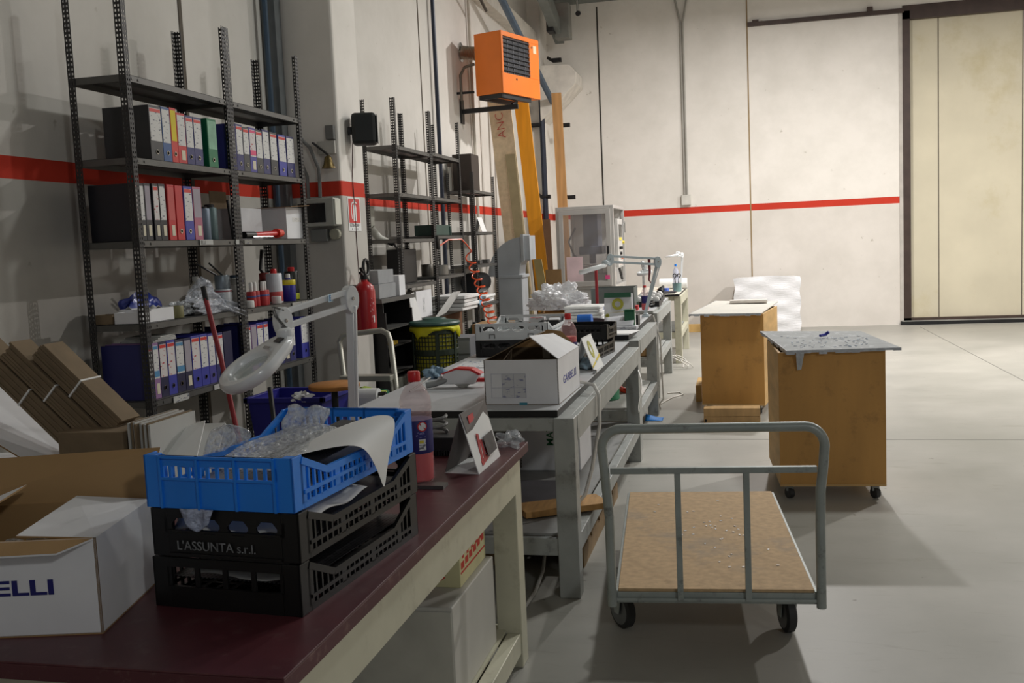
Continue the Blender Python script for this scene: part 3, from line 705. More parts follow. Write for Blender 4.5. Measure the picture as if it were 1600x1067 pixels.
bench('workbench','fourth grey workbench in the row, holding the trays of white parts', -2.0,-.93,10.5,12.75,B3Z, LAM, GREYLEG, GREYLEG, .03,.10,.12, shelf_z=.42, yl=(10.55,12.6), over=.0, over_r=-.04)
bench('workbench','last cream workbench in the row, below the white paper roll', -1.75,-.84,13.45,15.6,B3Z+.0, mat('cream_top',(216,210,196),.5), BLKE, CREAM, .03,.09,.12, shelf_z=.42, yl=(13.5,15.3), over=.0, over_r=-.02)

# ------------------------------------------------------------------ slatted plastic crates
def crate(name, label, loc, rz, L, W, H, m, style='low', group=None, base=True):
    """stacking crate; long sides along y, open top"""
    t = thing(name, label, 'crate', loc, rz, group)
    x, y = W/2, L/2; th = .006
    b = MB()
    # floor grid
    n = 9
    for i in range(n+1):
        xx = -x+.01+(W-.02)*i/n; b.box((xx-.006,-y+.006,.004),(xx+.006,y-.006,.010))
    for i in range(15):
        yy = -y+.02+(L-.04)*i/14; b.box((-x+.006,yy-.005,.003),(x-.006,yy+.005,.009))
    b.build('crate_floor', m, t)
    # corner posts
    c = .045
    for sx in (-1,1):
        for sy_ in (-1,1):
            b = MB(); X = sx*x; Y = sy_*y
            b.box((min(X,X-sx*th),min(Y,Y-sy_*c),0),(max(X,X-sx*th),max(Y,Y-sy_*c),H))
            b.box((min(X,X-sx*c),min(Y,Y-sy_*th),0),(max(X,X-sx*c),max(Y,Y-sy_*th),H))
            b.box((min(X-sx*.002,X-sx*.03),min(Y-sy_*.002,Y-sy_*.03),H-.006),(max(X-sx*.002,X-sx*.03),max(Y-sy_*.002,Y-sy_*.03),H+.0))
            b.build('corner_post', m, t, bevel=.0015)
    # end walls (short)
    for sy_ in (-1,1):
        b = MB(); Y0, Y1 = sorted((sy_*y, sy_*(y-th)))
        if style == 'low':
            b.box((-x+c,Y0,0),(x-c,Y1,.07)); b.box((-x+c,Y0,H-.024),(x-c,Y1,H)); b.box((-x+c,min(Y0,Y0+sy_*.006),H-.006),(x-c,max(Y1,Y1+sy_*.006),H))
            for i in range(13):
                xx = -x+c+(W-2*c)*i/12; w_ = .007 if i in (0,4,8,12) else .0035
                b.box((xx-w_,Y0,.07),(xx+w_,Y1,H-.024))
            for i in (0,4,8,12):
                xx = -x+c+(W-2*c)*i/12; b.box((xx-.003,min(Y0,Y0+sy_*.005),0),(xx+.003,max(Y1,Y1+sy_*.005),H))
            b.box((-x+c,Y0+sy_*.004,.066),(x-c,Y1+sy_*.004,.072))
        elif style == 'oval':
            b.box((-x+c,Y0,0),(x-c,Y1,H*.50)); b.box((-x+c,Y0,H-.022),(x-c,Y1,H))
            for i in range(5):
                xx = -x+c+(W-2*c)*i/4; b.box((xx-.010,Y0,H*.50),(xx+.010,Y1,H-.022))
                for q in (-1,1):   # rounded window corners
                    if -x+c < xx+q*.02 < x-c:
                        b.prism([(xx+q*.010,H*.50),(xx+q*.022,H*.50),(xx+q*.010,H*.50+.014)][::q],Y0,Y1,0,Matrix(((1,0,0,0),(0,0,1,0),(0,1,0,0),(0,0,0,1))))
                        b.prism([(xx+q*.010,H-.022),(xx+q*.022,H-.022),(xx+q*.010,H-.036)][::-q],Y0,Y1,0,Matrix(((1,0,0,0),(0,0,1,0),(0,1,0,0),(0,0,0,1))))
            for z in (.004, H*.52): b.box((-x+c,min(Y0,Y0+sy_*.004),z),(x-c,max(Y1,Y1+sy_*.004),z+.005))
        elif style == 'open':
            b.box((-x+c,Y0,0),(x-c,Y1,.05)); b.box((-x+c,Y0,H-.022),(x-c,Y1,H)); b.box((-x+c,min(Y0,Y0+sy_*.004),.046),(x-c,max(Y1,Y1+sy_*.004),.052))
            for i in range(5):
                xx = -x+c+(W-2*c)*i/4; b.box((xx-.006,Y0,.05),(xx+.006,Y1,H-.022))
        else:
            b.box((-x+c,Y0,0),(x-c,Y1,.05)); b.box((-x+c,Y0,H-.02),(x-c,Y1,H)); b.box((-x+c,Y0,.07),(x-c,Y1,.08))
            for i in range(7):
                xx = -x+c+(W-2*c)*i/6; b.box((xx-.006,Y0,.05),(xx+.006,Y1,H-.02))
        b.build('end_wall', m, t)
    # long walls: high at the corners, dipping to a low rail
    dip = .52 if style == 'low' else (.54 if style == 'oval' else (.46 if style == 'open' else .55))
    for sx in (-1,1):
        b = MB(); X0, X1 = sorted((sx*x, sx*(x-th))); xm = (X0+X1)/2
        pr = [(-y+c*.9,H-.012),(-y+c+.11,H*dip),(y-c-.11,H*dip),(y-c*.9,H-.012)]
        if style == 'flat': pr = [(-y+c*.9,H-.012),(-y+c+.05,H*.7),(y-c-.05,H*.7),(y-c*.9,H-.012)]
        for (a0,z0),(a1,z1) in zip(pr,pr[1:]): b.bar((xm,a0,z0-.0),(xm,a1,z1),.010,.016)
        b.box((X0,-y+c,0),(X1,y-c,.016)); b.box((X0+sx*.003,-y+c,H*dip*.52),(X1+sx*.003,y-c,H*dip*.52+.009))
        nS = int((L-2*c)/.026)
        for i in range(nS+1):
            yy = -y+c+(L-2*c)*i/nS
            # height of the profile here
            zt_ = pr[0][1]
            for (a0,z0),(a1,z1) in zip(pr,pr[1:]):
                if a0 <= yy <= a1: zt_ = z0+(z1-z0)*(yy-a0)/(a1-a0)
            wide = .012 if i % 6 == 0 else .0035
            b.box((X0,yy-wide,.012),(X1,yy+wide,zt_))
        b.build('side_wall', m, t)
    return t
CB = Matrix.Rotation(math.radians(-7),4,'Z')
CRX, CRY, CRZ = -1.128, 2.300, math.radians(-5)
BLUECR = mat('blue_crate_plastic', (36,134,238), .38, var=.06)
BLKCR = mat('black_crate_plastic', (13,13,14), .4, var=.15)
L_, W_ = .645, .386
k1 = crate('crate','bottom black slatted crate of the stack on the burgundy bench', (CRX,CRY,B1Z), CRZ, L_, W_, .118, BLKCR, 'open')
k2 = crate('crate','black crate with a white maker name, between the blue crate and the bottom one', (CRX+.004,CRY+.002,B1Z+.121), CRZ, L_, W_, .112, BLKCR, 'oval')
lettering('maker_name', "L'ASSUNTA s.r.l.", .030, mat('worn_white_print',(120,122,124),.6,var=.4,scale=60), k2, (-.125,-L_/2-.0045,.018),(1,0,0),(0,0,1))
k3 = crate('crate','blue slatted crate on top of the two black ones', (CRX,CRY-.004,B1Z+.236), CRZ, L_, W_, .122, BLUECR, 'low')
PERF = holes_mat('perforated_steel')
def in_crate(name, fn, nu, nv, m, label, cat, z, dx=0, dy=0, rz=0, **k):
    return solo(name, MB().sheet(fn,nu,nv), m, label, cat, (CRX+dx,CRY+dy,z), CRZ+rz, **k)
in_crate('metal_sheet', lambda u,v:(-.17+.34*u,-.29+.58*v,.0), 2,2, PERF, 'perforated steel sheet lying in the bottom black crate','metal sheet',B1Z+.062, thick=.002)
in_crate('metal_sheet', lambda u,v:(-.17+.34*u,-.29+.58*v,.02*v), 2,2, PERF, 'perforated steel sheet lying in the middle black crate','metal sheet',B1Z+.150, thick=.002)
in_crate('metal_sheet', lambda u,v:(-.17+.33*u,-.29+.55*v,.03*v), 2,2, holes_mat('perforated_steel_light',(150,150,152),70), 'perforated steel sheet showing at the front of the blue crate','metal sheet',B1Z+.255, thick=.002)
in_crate('metal_sheet', lambda u,v:(-.02+.17*u,-.12+.36*v,.0+.04*v), 2,2, PERF, 'darker perforated sheet on the right inside the blue crate','metal sheet',B1Z+.298, thick=.002, rz=-.15)
in_crate('bubble_wrap', lambda u,v:(-.12+.20*u+.008*math.sin(8*v), -.20+.36*v, .008*math.sin(6*u+2)*math.sin(5*v)+.035*v), 24,30, BUBBLE, 'bubble wrap lying flat in the blue crate','bubble wrap',B1Z+.300, smooth=True, thick=.003)
in_crate('bubble_wrap', lambda u,v:(-.115+.125*u+.006*math.sin(9*v), .13+.05*v+.008*math.sin(7*u), .085*v+.006*math.sin(11*u)), 20,24, BUBBLE, 'bubble wrap flap standing up in the blue crate','bubble wrap',B1Z+.300, smooth=True, thick=.003)
in_crate('bubble_wrap', lambda u,v:(-.165+.025*math.sin(3*v*PI)*u+.06*u, -.14+.10*v, +.055*math.sin(PI*v)+.012*u), 16,20, BUBBLE, 'curled bubble wrap strip at the left of the blue crate','bubble wrap',B1Z+.318, smooth=True, thick=.003)
rows = [[(.0,-.10,.060),(.02,.06,.085),(.05,.20,.098)],[(.10,-.10,.085),(.11,.05,.118),(.13,.21,.122)],[(.185,-.07,.100),(.19,.05,.122),(.19,.19,.128)],
        [(.219,-.04,.092),(.222,.06,.100),(.222,.155,.118)],[(.2265,-.01,.060),(.229,.055,.020),(.227,.12,.075)],[(.2265,.035,-.005),(.229,.05,-.050),(.227,.075,.02)]]
q = MB(); w = 3
q.add([p for r in rows for p in r], [(j*w+i,j*w+i+1,(j+1)*w+i+1,(j+1)*w+i) for j in range(len(rows)-1) for i in range(2)])
solo('foam_sheet', q, PAPER, 'white foam sheet hanging over the right side of the blue crate', 'packing sheet', (CRX,CRY,B1Z+.236), CRZ, smooth=True, sub=3)
in_crate('paper_liner', lambda u,v:(.02+.155*v, -.20+.26*u, -.02*v+.006*math.sin(8*u)), 16,12, PAPER, 'white paper liner inside the right of the middle black crate','packing sheet',B1Z+.214, smooth=True, thick=.002)
in_crate('plastic_bag', lambda u,v:(-.10+.09*u-.03*(u-.5)*v, -L_/2-.010-.004*math.sin(9*u), -.055*v*(1-.7*abs(u-.45))), 12,10, film_mat('blue_white_bag',(190,200,225),.8,.2,.6,60), 'scrap of printed plastic bag hanging out below the blue crate front','plastic bag',B1Z+.238, smooth=True, thick=.0015)

in_crate('paper_liner', lambda u,v:(-.16+.30*u, -.285+.05*v, .045*v+.01*math.sin(9*u)), 16,6, PAPER, 'white paper showing through the front windows of the middle black crate','packing sheet',B1Z+.168, smooth=True, thick=.002)
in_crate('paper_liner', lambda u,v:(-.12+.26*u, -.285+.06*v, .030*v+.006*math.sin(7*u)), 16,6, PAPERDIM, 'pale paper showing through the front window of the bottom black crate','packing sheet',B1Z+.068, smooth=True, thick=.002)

# ------------------------------------------------------------------ carton with brown inside, left on the burgundy bench
KR = mat('kraft_inside', (170,136,92), .8, var=.06, scale=4)
th = math.radians(13.0)
bx = thing('carton','large open white carton with kraft inside, at the left end of the burgundy bench','box',(-1.367,1.824,B1Z), th)
BW, BD, BH = .44, .335, .213
b = MB()
b.board((-BW,0,.002),(BW,0,0),(0,0,BH-.002),.005,0,1)                                   # front (faces -y)
b.board((0,0,.002),(0,BD,0),(0,0,BH-.002),.005,0,1)                                      # right (+x)
b.board((0,BD,.002),(-BW,0,0),(0,0,BH-.002),.005,0,1)                                    # back
b.board((-BW,BD,.002),(0,-BD,0),(0,0,BH-.002),.005,0,1)                                  # left
b.box((-BW,0,0),(0,BD,.004),1)
b.build('carton_body', [WHITEP, KR], bx)
def flap(pts, t=.004, nm='flap', mo=0, par=None, mats=None):
    return MB().quadboard(pts, t, 0, 1).build(nm, mats or [WHITEP, KR], par)
flap([(0,.004,BH),(0,BD-.004,BH),(-.17,BD-.03,BH+.022),(-.185,.03,BH+.004)], par=bx)      # right flap folded in (white outside up)
flap([(-BW,-.002,BH),(-.004,-.002,BH),(-.06,-.055,BH-.014),(-BW,-.065,BH-.016)][::-1], par=bx, mats=[KR,WHITEP])   # front flap folded out
flap([(-BW-.1,BD+.0,BH),(.0,BD,BH),(.018,BD+.04,BH+.12),(-BW-.1,BD+.075,BH+.10)], par=bx, mats=[KR,WHITEP])    # back flap standing
flap([(-BW,.01,BH),(-BW,BD-.01,BH),(-BW+.16,BD-.05,BH+.06),(-BW+.13,.05,BH+.03)][::-1], par=bx)
lettering('printed_name','GARBELLI',.046,INKBLUE,bx,(-.435,-.0008,.094),(1,0,0),(0,0,1),sx=1.72,bold=.0012)
solo('bubble_wrap', blob(0,(.17,.12,.05),11,.35,40,24), BUBBLE, 'bubble wrap packed inside the large open white carton', 'bubble wrap', (-1.62,1.92,B1Z+.07), th, smooth=True)

# ------------------------------------------------------------------ pink liquid bottle
PET = bpy.data.materials.new('pet_plastic'); PET.use_nodes = True
_p = PET.node_tree.nodes['Principled BSDF']; _p.inputs['Base Color'].default_value = lin((255,214,214)); _p.inputs['Roughness'].default_value = .12
_p.inputs['Transmission Weight'].default_value = .35; _p.inputs['Alpha'].default_value = .30; _p.inputs['IOR'].default_value = 1.2
PINK = mat('pink_liquid', (226,36,52), .25, var=.04, trans=.25)
BLAB = mat('bottle_blue_label', (40,36,106), .5, var=.05)
def big_bottle(label, loc, h=.385, r=.055, rz=0, detail=True, fill=.36):
    t = thing('bottle', label, 'bottle', loc, rz)
    s = h/.385
    prof = [(.040,0),(.050,.006),(.054,.018)]
    z = .02
    while z < .105: prof += [(.0545,z),(.0525,z+.006),(.0545,z+.012)]; z += .017
    prof += [(.0545,.108),(.0545,.225)]
    z = .228
    while z < .275: prof += [(.0545,z),(.0520,z+.006),(.0545,z+.012)]; z += .017
    prof += [(.0545,.285),(.050,.303),(.038,.325),(.026,.342),(.019,.350),(.019,.356)]
    k = r/.055
    b = MB().lathe([(a*k,q*s) for a,q in prof], 32); b.build('bottle_body', PET, t, smooth=True)
    MB().lathe([(.038*k,.004*s),(.0508*k,.016*s),(.0512*k,fill*h*.6),(.0512*k,fill*h),(.001,fill*h)], 28).build('liquid', PINK, t, smooth=True)
    MB().lathe([(.0549*k,.110*s),(.0553*k,.111*s),(.0553*k,.222*s),(.0549*k,.223*s)], 32).build('label', BLAB, t, smooth=True)
    MB().lathe([(.021*k,.352*s),(.0215*k,.354*s),(.0215*k,.383*s),(.0195*k,.386*s),(.001,.386*s)], 20).build('cap', REDPL, t, smooth=True)
    if detail:
        R = .0556*k
        def patch(a0, a1, z0, z1, m, nm, dr=0):
            q = MB(); q.sheet(lambda u,v:((R+dr)*math.cos(a0+(a1-a0)*u),(R+dr)*math.sin(a0+(a1-a0)*u),z0+(z1-z0)*v),10,1); q.build(nm, m, t, smooth=True)
        a = -1.12
        patch(a-.02,a+.42,.122,.160,scribble_mat('barcode_print',(226,226,226),(120,120,130),(14,120,160),.52),'barcode_panel',.0002)
        patch(a+.02,a+.28,.146,.156,mat('hazard_yellow',(226,206,70),.5),'yellow_strip',.0005)
        patch(a-.18,a+.42,.166,.186,scribble_mat('blue_label_print',(44,40,112),(150,150,196),(70,70,190),.55),'small_print',.0002)
        # prohibition sign: white disc, red ring and bar
        for nm, r0, r1, m, dr in (('sign_disc',0,.0165,PAPER,.0004),('sign_ring',.0135,.0172,REDPL,.0008)):
            q = MB(); n = 24; vs_ = []; fs = []
            for i in range(n):
                an = 2*PI*i/n
                for rr in (r0, r1):
                    al = a+.24+rr*math.cos(an)/R; zz = .203+rr*math.sin(an); vs_.append(((R+dr)*math.cos(al),(R+dr)*math.sin(al),zz))
            for i in range(n): j=(i+1)%n; fs.append((2*i,2*i+1,2*j+1,2*j))
            q.add(vs_,fs); q.build(nm, m, t)
        q = MB(); vs_ = []
        for dx,dz in ((-.0115,.0090),(-.009,.0115),(.0115,-.009),(.009,-.0115)):
            al = a+.24+dx/R; vs_.append(((R+.001)*math.cos(al),(R+.001)*math.sin(al),.203+dz))
        q.add(vs_,[(0,1,2,3)]); q.build('sign_bar', REDPL, t)
    return t
big_bottle('clear bottle of pink liquid with red cap, behind the blue crate on the burgundy bench', (-1.098,3.19,B1Z))

# tent card on the burgundy bench
def tent(label, p0, p1, depth, h, front_m, side_m, inner_m, extras=None):
    """folded card standing like a tent: p0-p1 is the open end facing the viewer, it runs back by depth"""
    t = thing('tent_card', label, 'desk calendar', (p0[0],p0[1],p0[2]))
    return t
TC = mat('card_taupe', (104,98,96), .6)
t = thing('tent_card','grey and white tent card with red tools on it, on the burgundy bench','desk card',(-.98,3.33,B1Z), math.radians(-4))
MB().quadboard([(.062,-.01,0),(.045,.29,0),(-.005,.27,.218),(-.012,.02,.208)], .003,0,1).build('front_leaf', [PAPER, PAPER], t)
q = MB(); q.quadboard([(.0122,.0155,.140),(.0075,.277,.150),(-.0035,.272,.218),(-.0105,.018,.208)], .002); o = q.build('header_band', TC, t); o.location = (.0028,0,.001)
MB().quadboard([(.062,-.01,.0015),(.045,.29,.0015),(-.07,.285,.0015),(-.072,0,.0015)], .003).build('base_leaf', PAPER, t)
MB().quadboard([(-.072,0,0),(-.07,.285,0),(-.005,.272,.218),(-.012,.02,.208)][::-1], .003,0,1).build('back_leaf', [PAPER, TC], t)
q = MB(); q.quadboard([(.0035,.06,.166),(.002,.12,.17),(-.0035,.119,.197),(-.0025,.061,.193)], .0015); o = q.build('logo', mat('logo_red',(206,60,66),.5), t); o.location = (.0062,0,.001)
q = MB()
for (u0,v0,u1,v1,w) in ((.06,.02,.09,.125,.02),(.10,.03,.11,.10,.022),(.14,.045,.15,.085,.03),(.05,.025,.20,.045,.018)):
    def pt(u,v): return Vector((.059-.052*v/.2-.05*u/.3*0.3+.004, u, v))
    q.bar(pt(u0,v0),pt(u1,v1),w,.002,0,(1,0,.3))
o = q.build('printed_tools', mat('tool_print',(170,40,46),.5,var=.5,scale=40), t)
q = MB(); q.quadboard([(.0535,.12,.035),(.047,.24,.04),(.030,.235,.11),(.034,.12,.105)],.0015); o = q.build('printed_bench', mat('dark_print',(74,70,70),.6,var=.3,scale=30), t); o.location = (.0035,0,.002)
wsolo('steel_bar', MB().box((-1.10,3.10,B1Z),(-.985,3.155,B1Z+.012)), mat('raw_steel',(110,108,106),.4,.7), 'short flat steel bar lying in front of the pink bottle', 'steel bar', (-1.05,3.13,B1Z))
b = MB(); b.box((-1.28,3.62,B1Z),(-.99,3.78,B1Z+.07))
for i in range(26): b.box((-1.27+.011*i,3.605,B1Z),(-1.264+.011*i,3.62,B1Z+.02))
wsolo('tool_case', b, mat('dark_tool_case',(48,50,54),.5,.3), 'dark ribbed tool case behind the tent card on the burgundy bench', 'tool case', (-1.13,3.7,B1Z), bevel=.003)
wsolo('coiled_cable', MB().tube([(-1.20+.05*math.cos(a/3),3.70+.04*math.sin(a/3),B1Z+.078+.0016*a) for a in range(40)],.007,8), CABLEG, 'small coil of grey cable on the dark tool case', 'cable', (-1.2,3.7,B1Z+.07))
solo('plastic_bag', blob(0,(.05,.06,.03),21,.5), CLEAR, 'clear plastic scrap at the far right corner of the burgundy bench', 'plastic bag', (-.92,3.80,B1Z-.0), smooth=True)

# ------------------------------------------------------------------ under the burgundy bench
cb_ = thing('cabinet','plain pale grey cabinet standing under the burgundy bench','cabinet',(-1.27,3.36,.157))
MB().box((-.30,-.28,0),(.30,.28,.343)).build('cabinet_body', mat('pale_grey_cabinet',(196,194,186),.5,.05,var=.04), cb_, bevel=.004)
MB().box((-.298,-.286,.02),(.297,-.28,.33)).build('front_panel', mat('grey_cabinet_front',(188,186,176),.5), cb_, bevel=.003)
ct = thing('carton','cream carton with red printed lettering on the pale cabinet under the bench','box',(-1.13,3.45,.50))
MB().box((-.135,-.175,0),(.135,.175,.135)).build('carton_body', mat('cream_carton',(212,206,160),.75), ct, bevel=.002)
b = MB()
for i in range(6): b.box((.135,-.16+.055*i,.06+.004*i),(.1358,-.12+.055*i,.085+.004*i)); 
b.box((.135,-.165,.045),(.1358,.165,.052))
for i in range(5): b.box((.135,-.14+.06*i,.095),(.1358,-.118+.06*i,.115))
b.build('red_print', mat('carton_red',(200,56,44),.6), ct)
b = MB(); b.box((-.12,-.1758,.01),(-.03,-.175,.06)); b.prism([(.0,.025),(.05,.025),(.05,.015),(.08,.035),(.05,.055),(.05,.045),(0,.045)],.175,.1758,0,Matrix(((1,0,0,0),(0,0,-1,0),(0,1,0,0),(0,0,0,1))))
b.build('red_arrow', mat('carton_red',(200,56,44),.6), ct)
# ------------------------------------------------------------------ magnifier lamps
GLASS = bpy.data.materials.new('lens_glass'); GLASS.use_nodes = True
_p = GLASS.node_tree.nodes['Principled BSDF']; _p.inputs['Base Color'].default_value = (.75,.85,.84,1); _p.inputs['Roughness'].default_value = .04
_p.inputs['Alpha'].default_value = .45; _p.inputs['Specular IOR Level'].default_value = .8
GREYEN = mat('grey_lamp_enamel', (176,186,190), .35, var=.04)
def head_ring(ro, ri, h, lobe, n=56):
    """magnifier head: thick ring whose outline runs out into a neck along +y"""
    b = MB(); vs_ = []; K = 10
    for i in range(n):
        a = 2*PI*i/n
        d = math.atan2(math.sin(a-PI/2), math.cos(a-PI/2))
        Ro = ro + lobe*math.exp(-(d/.55)**2)
        prof = [(ri*.97,-h*.42),(ri,-h*.1),(ri*1.06,h*.28),(ri*1.14,h*.40),((ri*1.14+Ro*.93)/2,h*.46),(Ro*.93,h*.40),(Ro,h*.12),(Ro*.99,-h*.2),(Ro*.92,-h*.46),(ri*1.05,-h*.52)]
        for r, z in prof: vs_.append((r*math.cos(a), r*math.sin(a), z))
    fs = []
    for i in range(n):
        j = (i+1) % n
        for k in range(K): l=(k+1)%K; fs.append((i*K+k, j*K+k, j*K+l, i*K+l))
    b.add(vs_, fs); return b
def mag_lamp(label, base, elbow, joint, head, hdir, htilt, ro=.125, enam=WHITEPL, lobe=.075, rmat=None, detail=True, group=None, bar_gap=.045, s=1.0):
    """clamp lamp: base on bench, lower arm base->elbow, twin bars elbow->joint, ring head; positions in world space"""
    B = Vector(base); E = Vector(elbow)-B; J = Vector(joint)-B; H = Vector(head)-B
    t = thing('magnifier_lamp', label, 'lamp', base, group=group)
    c = MB(); c.box((-.035*s,-.04*s,.0),(.035*s,.04*s,.02)); c.lathe([(.028*s,.02),(.028*s,.03),(.016*s,.036),(.016*s,.07)],14)
    c.build('clamp', enam, t, bevel=.003)
    b = MB(); b.bar((0,0,.05),E,.030*s,.020*s,0,(0,1,0)); b.bar(Vector((.022*s,0,.09)),E+Vector((.022*s,0,-.03)),.010*s,.016*s,0,(0,1,0)); b.build('lower_arm', enam, t, bevel=.003)
    ax = (J-E).cross(Vector((0,0,1))).normalized()
    for P, nm in ((E,'elbow_joint'),(J,'head_joint')):
        q = MB(); z_ = ax; x_ = Vector((0,0,1)); y_ = z_.cross(x_)
        M = Matrix(((x_.x,y_.x,z_.x,P.x),(x_.y,y_.y,z_.y,P.y),(x_.z,y_.z,z_.z,P.z),(0,0,0,1)))
        w = .020*s
        # tall rounded cheek plate
        pts = []
        for i in range(24):
            a = 2*PI*i/24; pts.append(((.052 if math.cos(a)>0 else .06)*s*math.cos(a), .034*s*math.sin(a)))
        q.prism(pts,-w,w,0,M); q.lathe([(.008*s,-w-.006),(.008*s,w+.006)],10,1,M)
        q.build(nm, [enam, CHROME], t, bevel=.003)
    for k, dz in ((0,.030*s),(1,-.026*s)):
        b = MB(); b.bar(E+Vector((0,0,dz)),J+Vector((0,0,dz)),.022*s,.022*s); b.build('upper_arm', enam, t, bevel=.003)
    rot = Euler(htilt).to_matrix().to_4x4() @ Matrix.Rotation(hdir,4,'Z')
    hd = head_ring(ro, ro*.62, ro*.40, lobe); o = hd.build('lamp_head', rmat or enam, t, smooth=True)
    o.matrix_local = Matrix.Translation(H) @ rot
    l = MB().lathe([(.0001,.010),(ro*.3,.008),(ro*.64,-.002),(ro*.64,-.006),(.0001,-.006)],28).build('lens', GLASS, o, smooth=True)
    nk = Matrix.Translation(H) @ rot @ Vector((0, ro+lobe*.75, ro*.12))
    b = MB(); b.lathe([(.030*s,-.006),(.034*s,.006),(.030*s,.022),(.018*s,.03)],16,0,Matrix.Translation(nk)); b.build('swivel', enam, t, smooth=True)
    b = MB(); b.bar(nk+Vector((0,0,.02)),J+Vector((0,0,-.05*s)),.022*s,.030*s); b.bar(J+Vector((0,0,-.06*s)),J,.028*s,.022*s); b.build('bracket', enam if not detail else mat('dark_bracket',(70,72,74),.4,.5), t)
    if detail:
        k = nk; pts = [k+Vector((0,0,.03)),(k*.55+J*.45)+Vector((-.03,-.01,.05)),J+Vector((-.03,-.02,.055)),J+Vector((.01,-.02,.04))]
        for dx in (0,.008): MB().tube([p+Vector((dx,0,0)) for p in pts],.0028,6).build('lamp_cable', CABLEG, t, smooth=True)
    return t, o, E, J
L1, hd1, E1, J1 = mag_lamp('big white magnifier lamp with ring head, in front of the binder shelves', (-1.60,3.84,B1Z), (-1.548,3.76,1.512), (-1.700,3.46,1.452), (-1.762,3.30,1.288), math.radians(-42), (math.radians(27),math.radians(-19),0), ro=.126, lobe=.075)
s_ = MB(); s_.box((0,0,0),(.0012,.045,.032)); o = s_.build('sticker', mat('blue_white_sticker',(190,214,226),.5), L1)
mid = (E1*.66+J1*.34); o.location = mid+Vector((.012,-.02,.014))
lettering('sticker_letter','E',.03,mat('sticker_blue',(40,110,170),.5),L1, mid+Vector((.0136,-.012,.020)),(0,1,0),(0,0,1),bold=.0015)
b = MB(); o = MB().cbox((0,0,0),(.045,.028,.004)).build('switch', mat('switch_black',(24,24,24),.3), hd1, bevel=.002); o.location = (.02,.145,.026)
o = MB().cbox((0,0,0),(.05,.012,.004)).build('clip', CHROME, hd1); o.location = (0,.098,.024)

mag_lamp('grey magnifier lamp arching over the green and yellow leaflet box on the third bench', (-.93,9.70,B3Z+.0), (-.80,9.70,1.470), (-1.235,9.5,1.517), (-1.412,9.4,1.430), math.radians(-90), (0,math.radians(-14),0), ro=.115, enam=GREYEN, rmat=WHITEPL, lobe=.05, detail=False)
mag_lamp('small white magnifier lamp standing between trays on the fourth bench', (-1.06,10.9,B3Z), (-1.06,10.9,1.42), (-1.03,10.82,1.40), (-1.03,10.75,1.335), 0, (math.radians(10),math.radians(-8),0), ro=.085, lobe=.02, detail=False, s=.7)
mag_lamp('farthest white magnifier lamp, beside the water bottle on the last bench', (-.88,14.5,B3Z), (-.845,14.5,1.44), (-.91,14.45,1.455), (-1.0,14.4,1.43), math.radians(-90), (0,math.radians(-10),0), ro=.085, lobe=.04, detail=False, s=.7)
wsolo('lanyard', MB().tube([(-.88,9.68,1.50),(-.875,9.66,1.38),(-.885,9.66,1.30),(-.868,9.66,1.27)],[.014,.012,.008,.004],8), mat('dark_red_cord',(110,36,44),.6), 'dark red cord hanging from the grey lamp arm above the third bench', 'cord', (-.88,9.68,1.3), smooth=True)

# ------------------------------------------------------------------ things on the second bench
th = math.radians(-1)
b2 = thing('carton','white carton with one flap up and a brown inside, on the grey bench','box',(-.888,4.73,B2Z), th)
BW, BD, BH = .375, .58, .222
b = MB()
b.board((-BW,0,.002),(BW,0,0),(0,0,BH),.005,0,1); b.board((0,0,.002),(0,BD,0),(0,0,BH),.005,0,1)
b.board((0,BD,.002),(-BW,0,0),(0,0,BH),.005,0,1); b.board((-BW,BD,.002),(0,-BD,0),(0,0,BH),.005,0,1); b.box((-BW,0,0),(0,BD,.004),1)
b.build('carton_body',[WHITEP, KRAFTD],b2)
flap([(0,.01,BH),(0,BD-.01,BH),(-.135,BD-.02,BH+.075),(-.145,.02,BH+.115)][::-1], par=b2, mats=[KRAFTD, WHITEP])
flap([(-BW,BD-.01,BH),(-BW,.03,BH),(-BW+.205,.10,BH+.10),(-BW+.205,BD-.06,BH+.095)], par=b2, mats=[KR, KRAFTD])
flap([(-BW+.01,BD,BH),(-.01,BD,BH),(-.10,BD+.03,BH+.085),(-BW+.20,BD+.03,BH+.095)], par=b2, mats=[KR, KRAFTD])
MB().quadboard([(-.20,BD-.0055,BH-.06),(-.16,BD-.0055,BH-.06),(-.16,BD-.0055,BH-.002),(-.20,BD-.0055,BH-.002)],.001).build('packing_tape', mat('pale_tape',(205,200,190),.4), b2)
lettering('printed_name','GARBELLI',.058,mat('carton_blue_print',(64,66,150),.6),b2,(.0006,.12,.085),(0,1,0),(0,0,1),sx=1.45,bold=.0)
MB().box((-.285,-.0008,.035),(-.165,-.0002,.155)).build('address_label', scribble_mat('faint_print',(206,206,208),(150,152,176),(26,40,60),.56), b2)
q = MB()
for z in (.035,.085,.155): q.box((-.34,-.0012,z),(-.165,-.0006,z+.0015))
for x in (-.34,-.285,-.225,-.165): q.box((x,-.0012,.035),(x+.0015,-.0006,.155))
q.build('label_lines', mat('faint_blue_line',(170,172,190),.6), b2)
MB().box((-.20,-.0012,.0),(-.16,-.0002,.012)).build('tape_end', mat('blue_tape',(60,140,160),.5), b2)
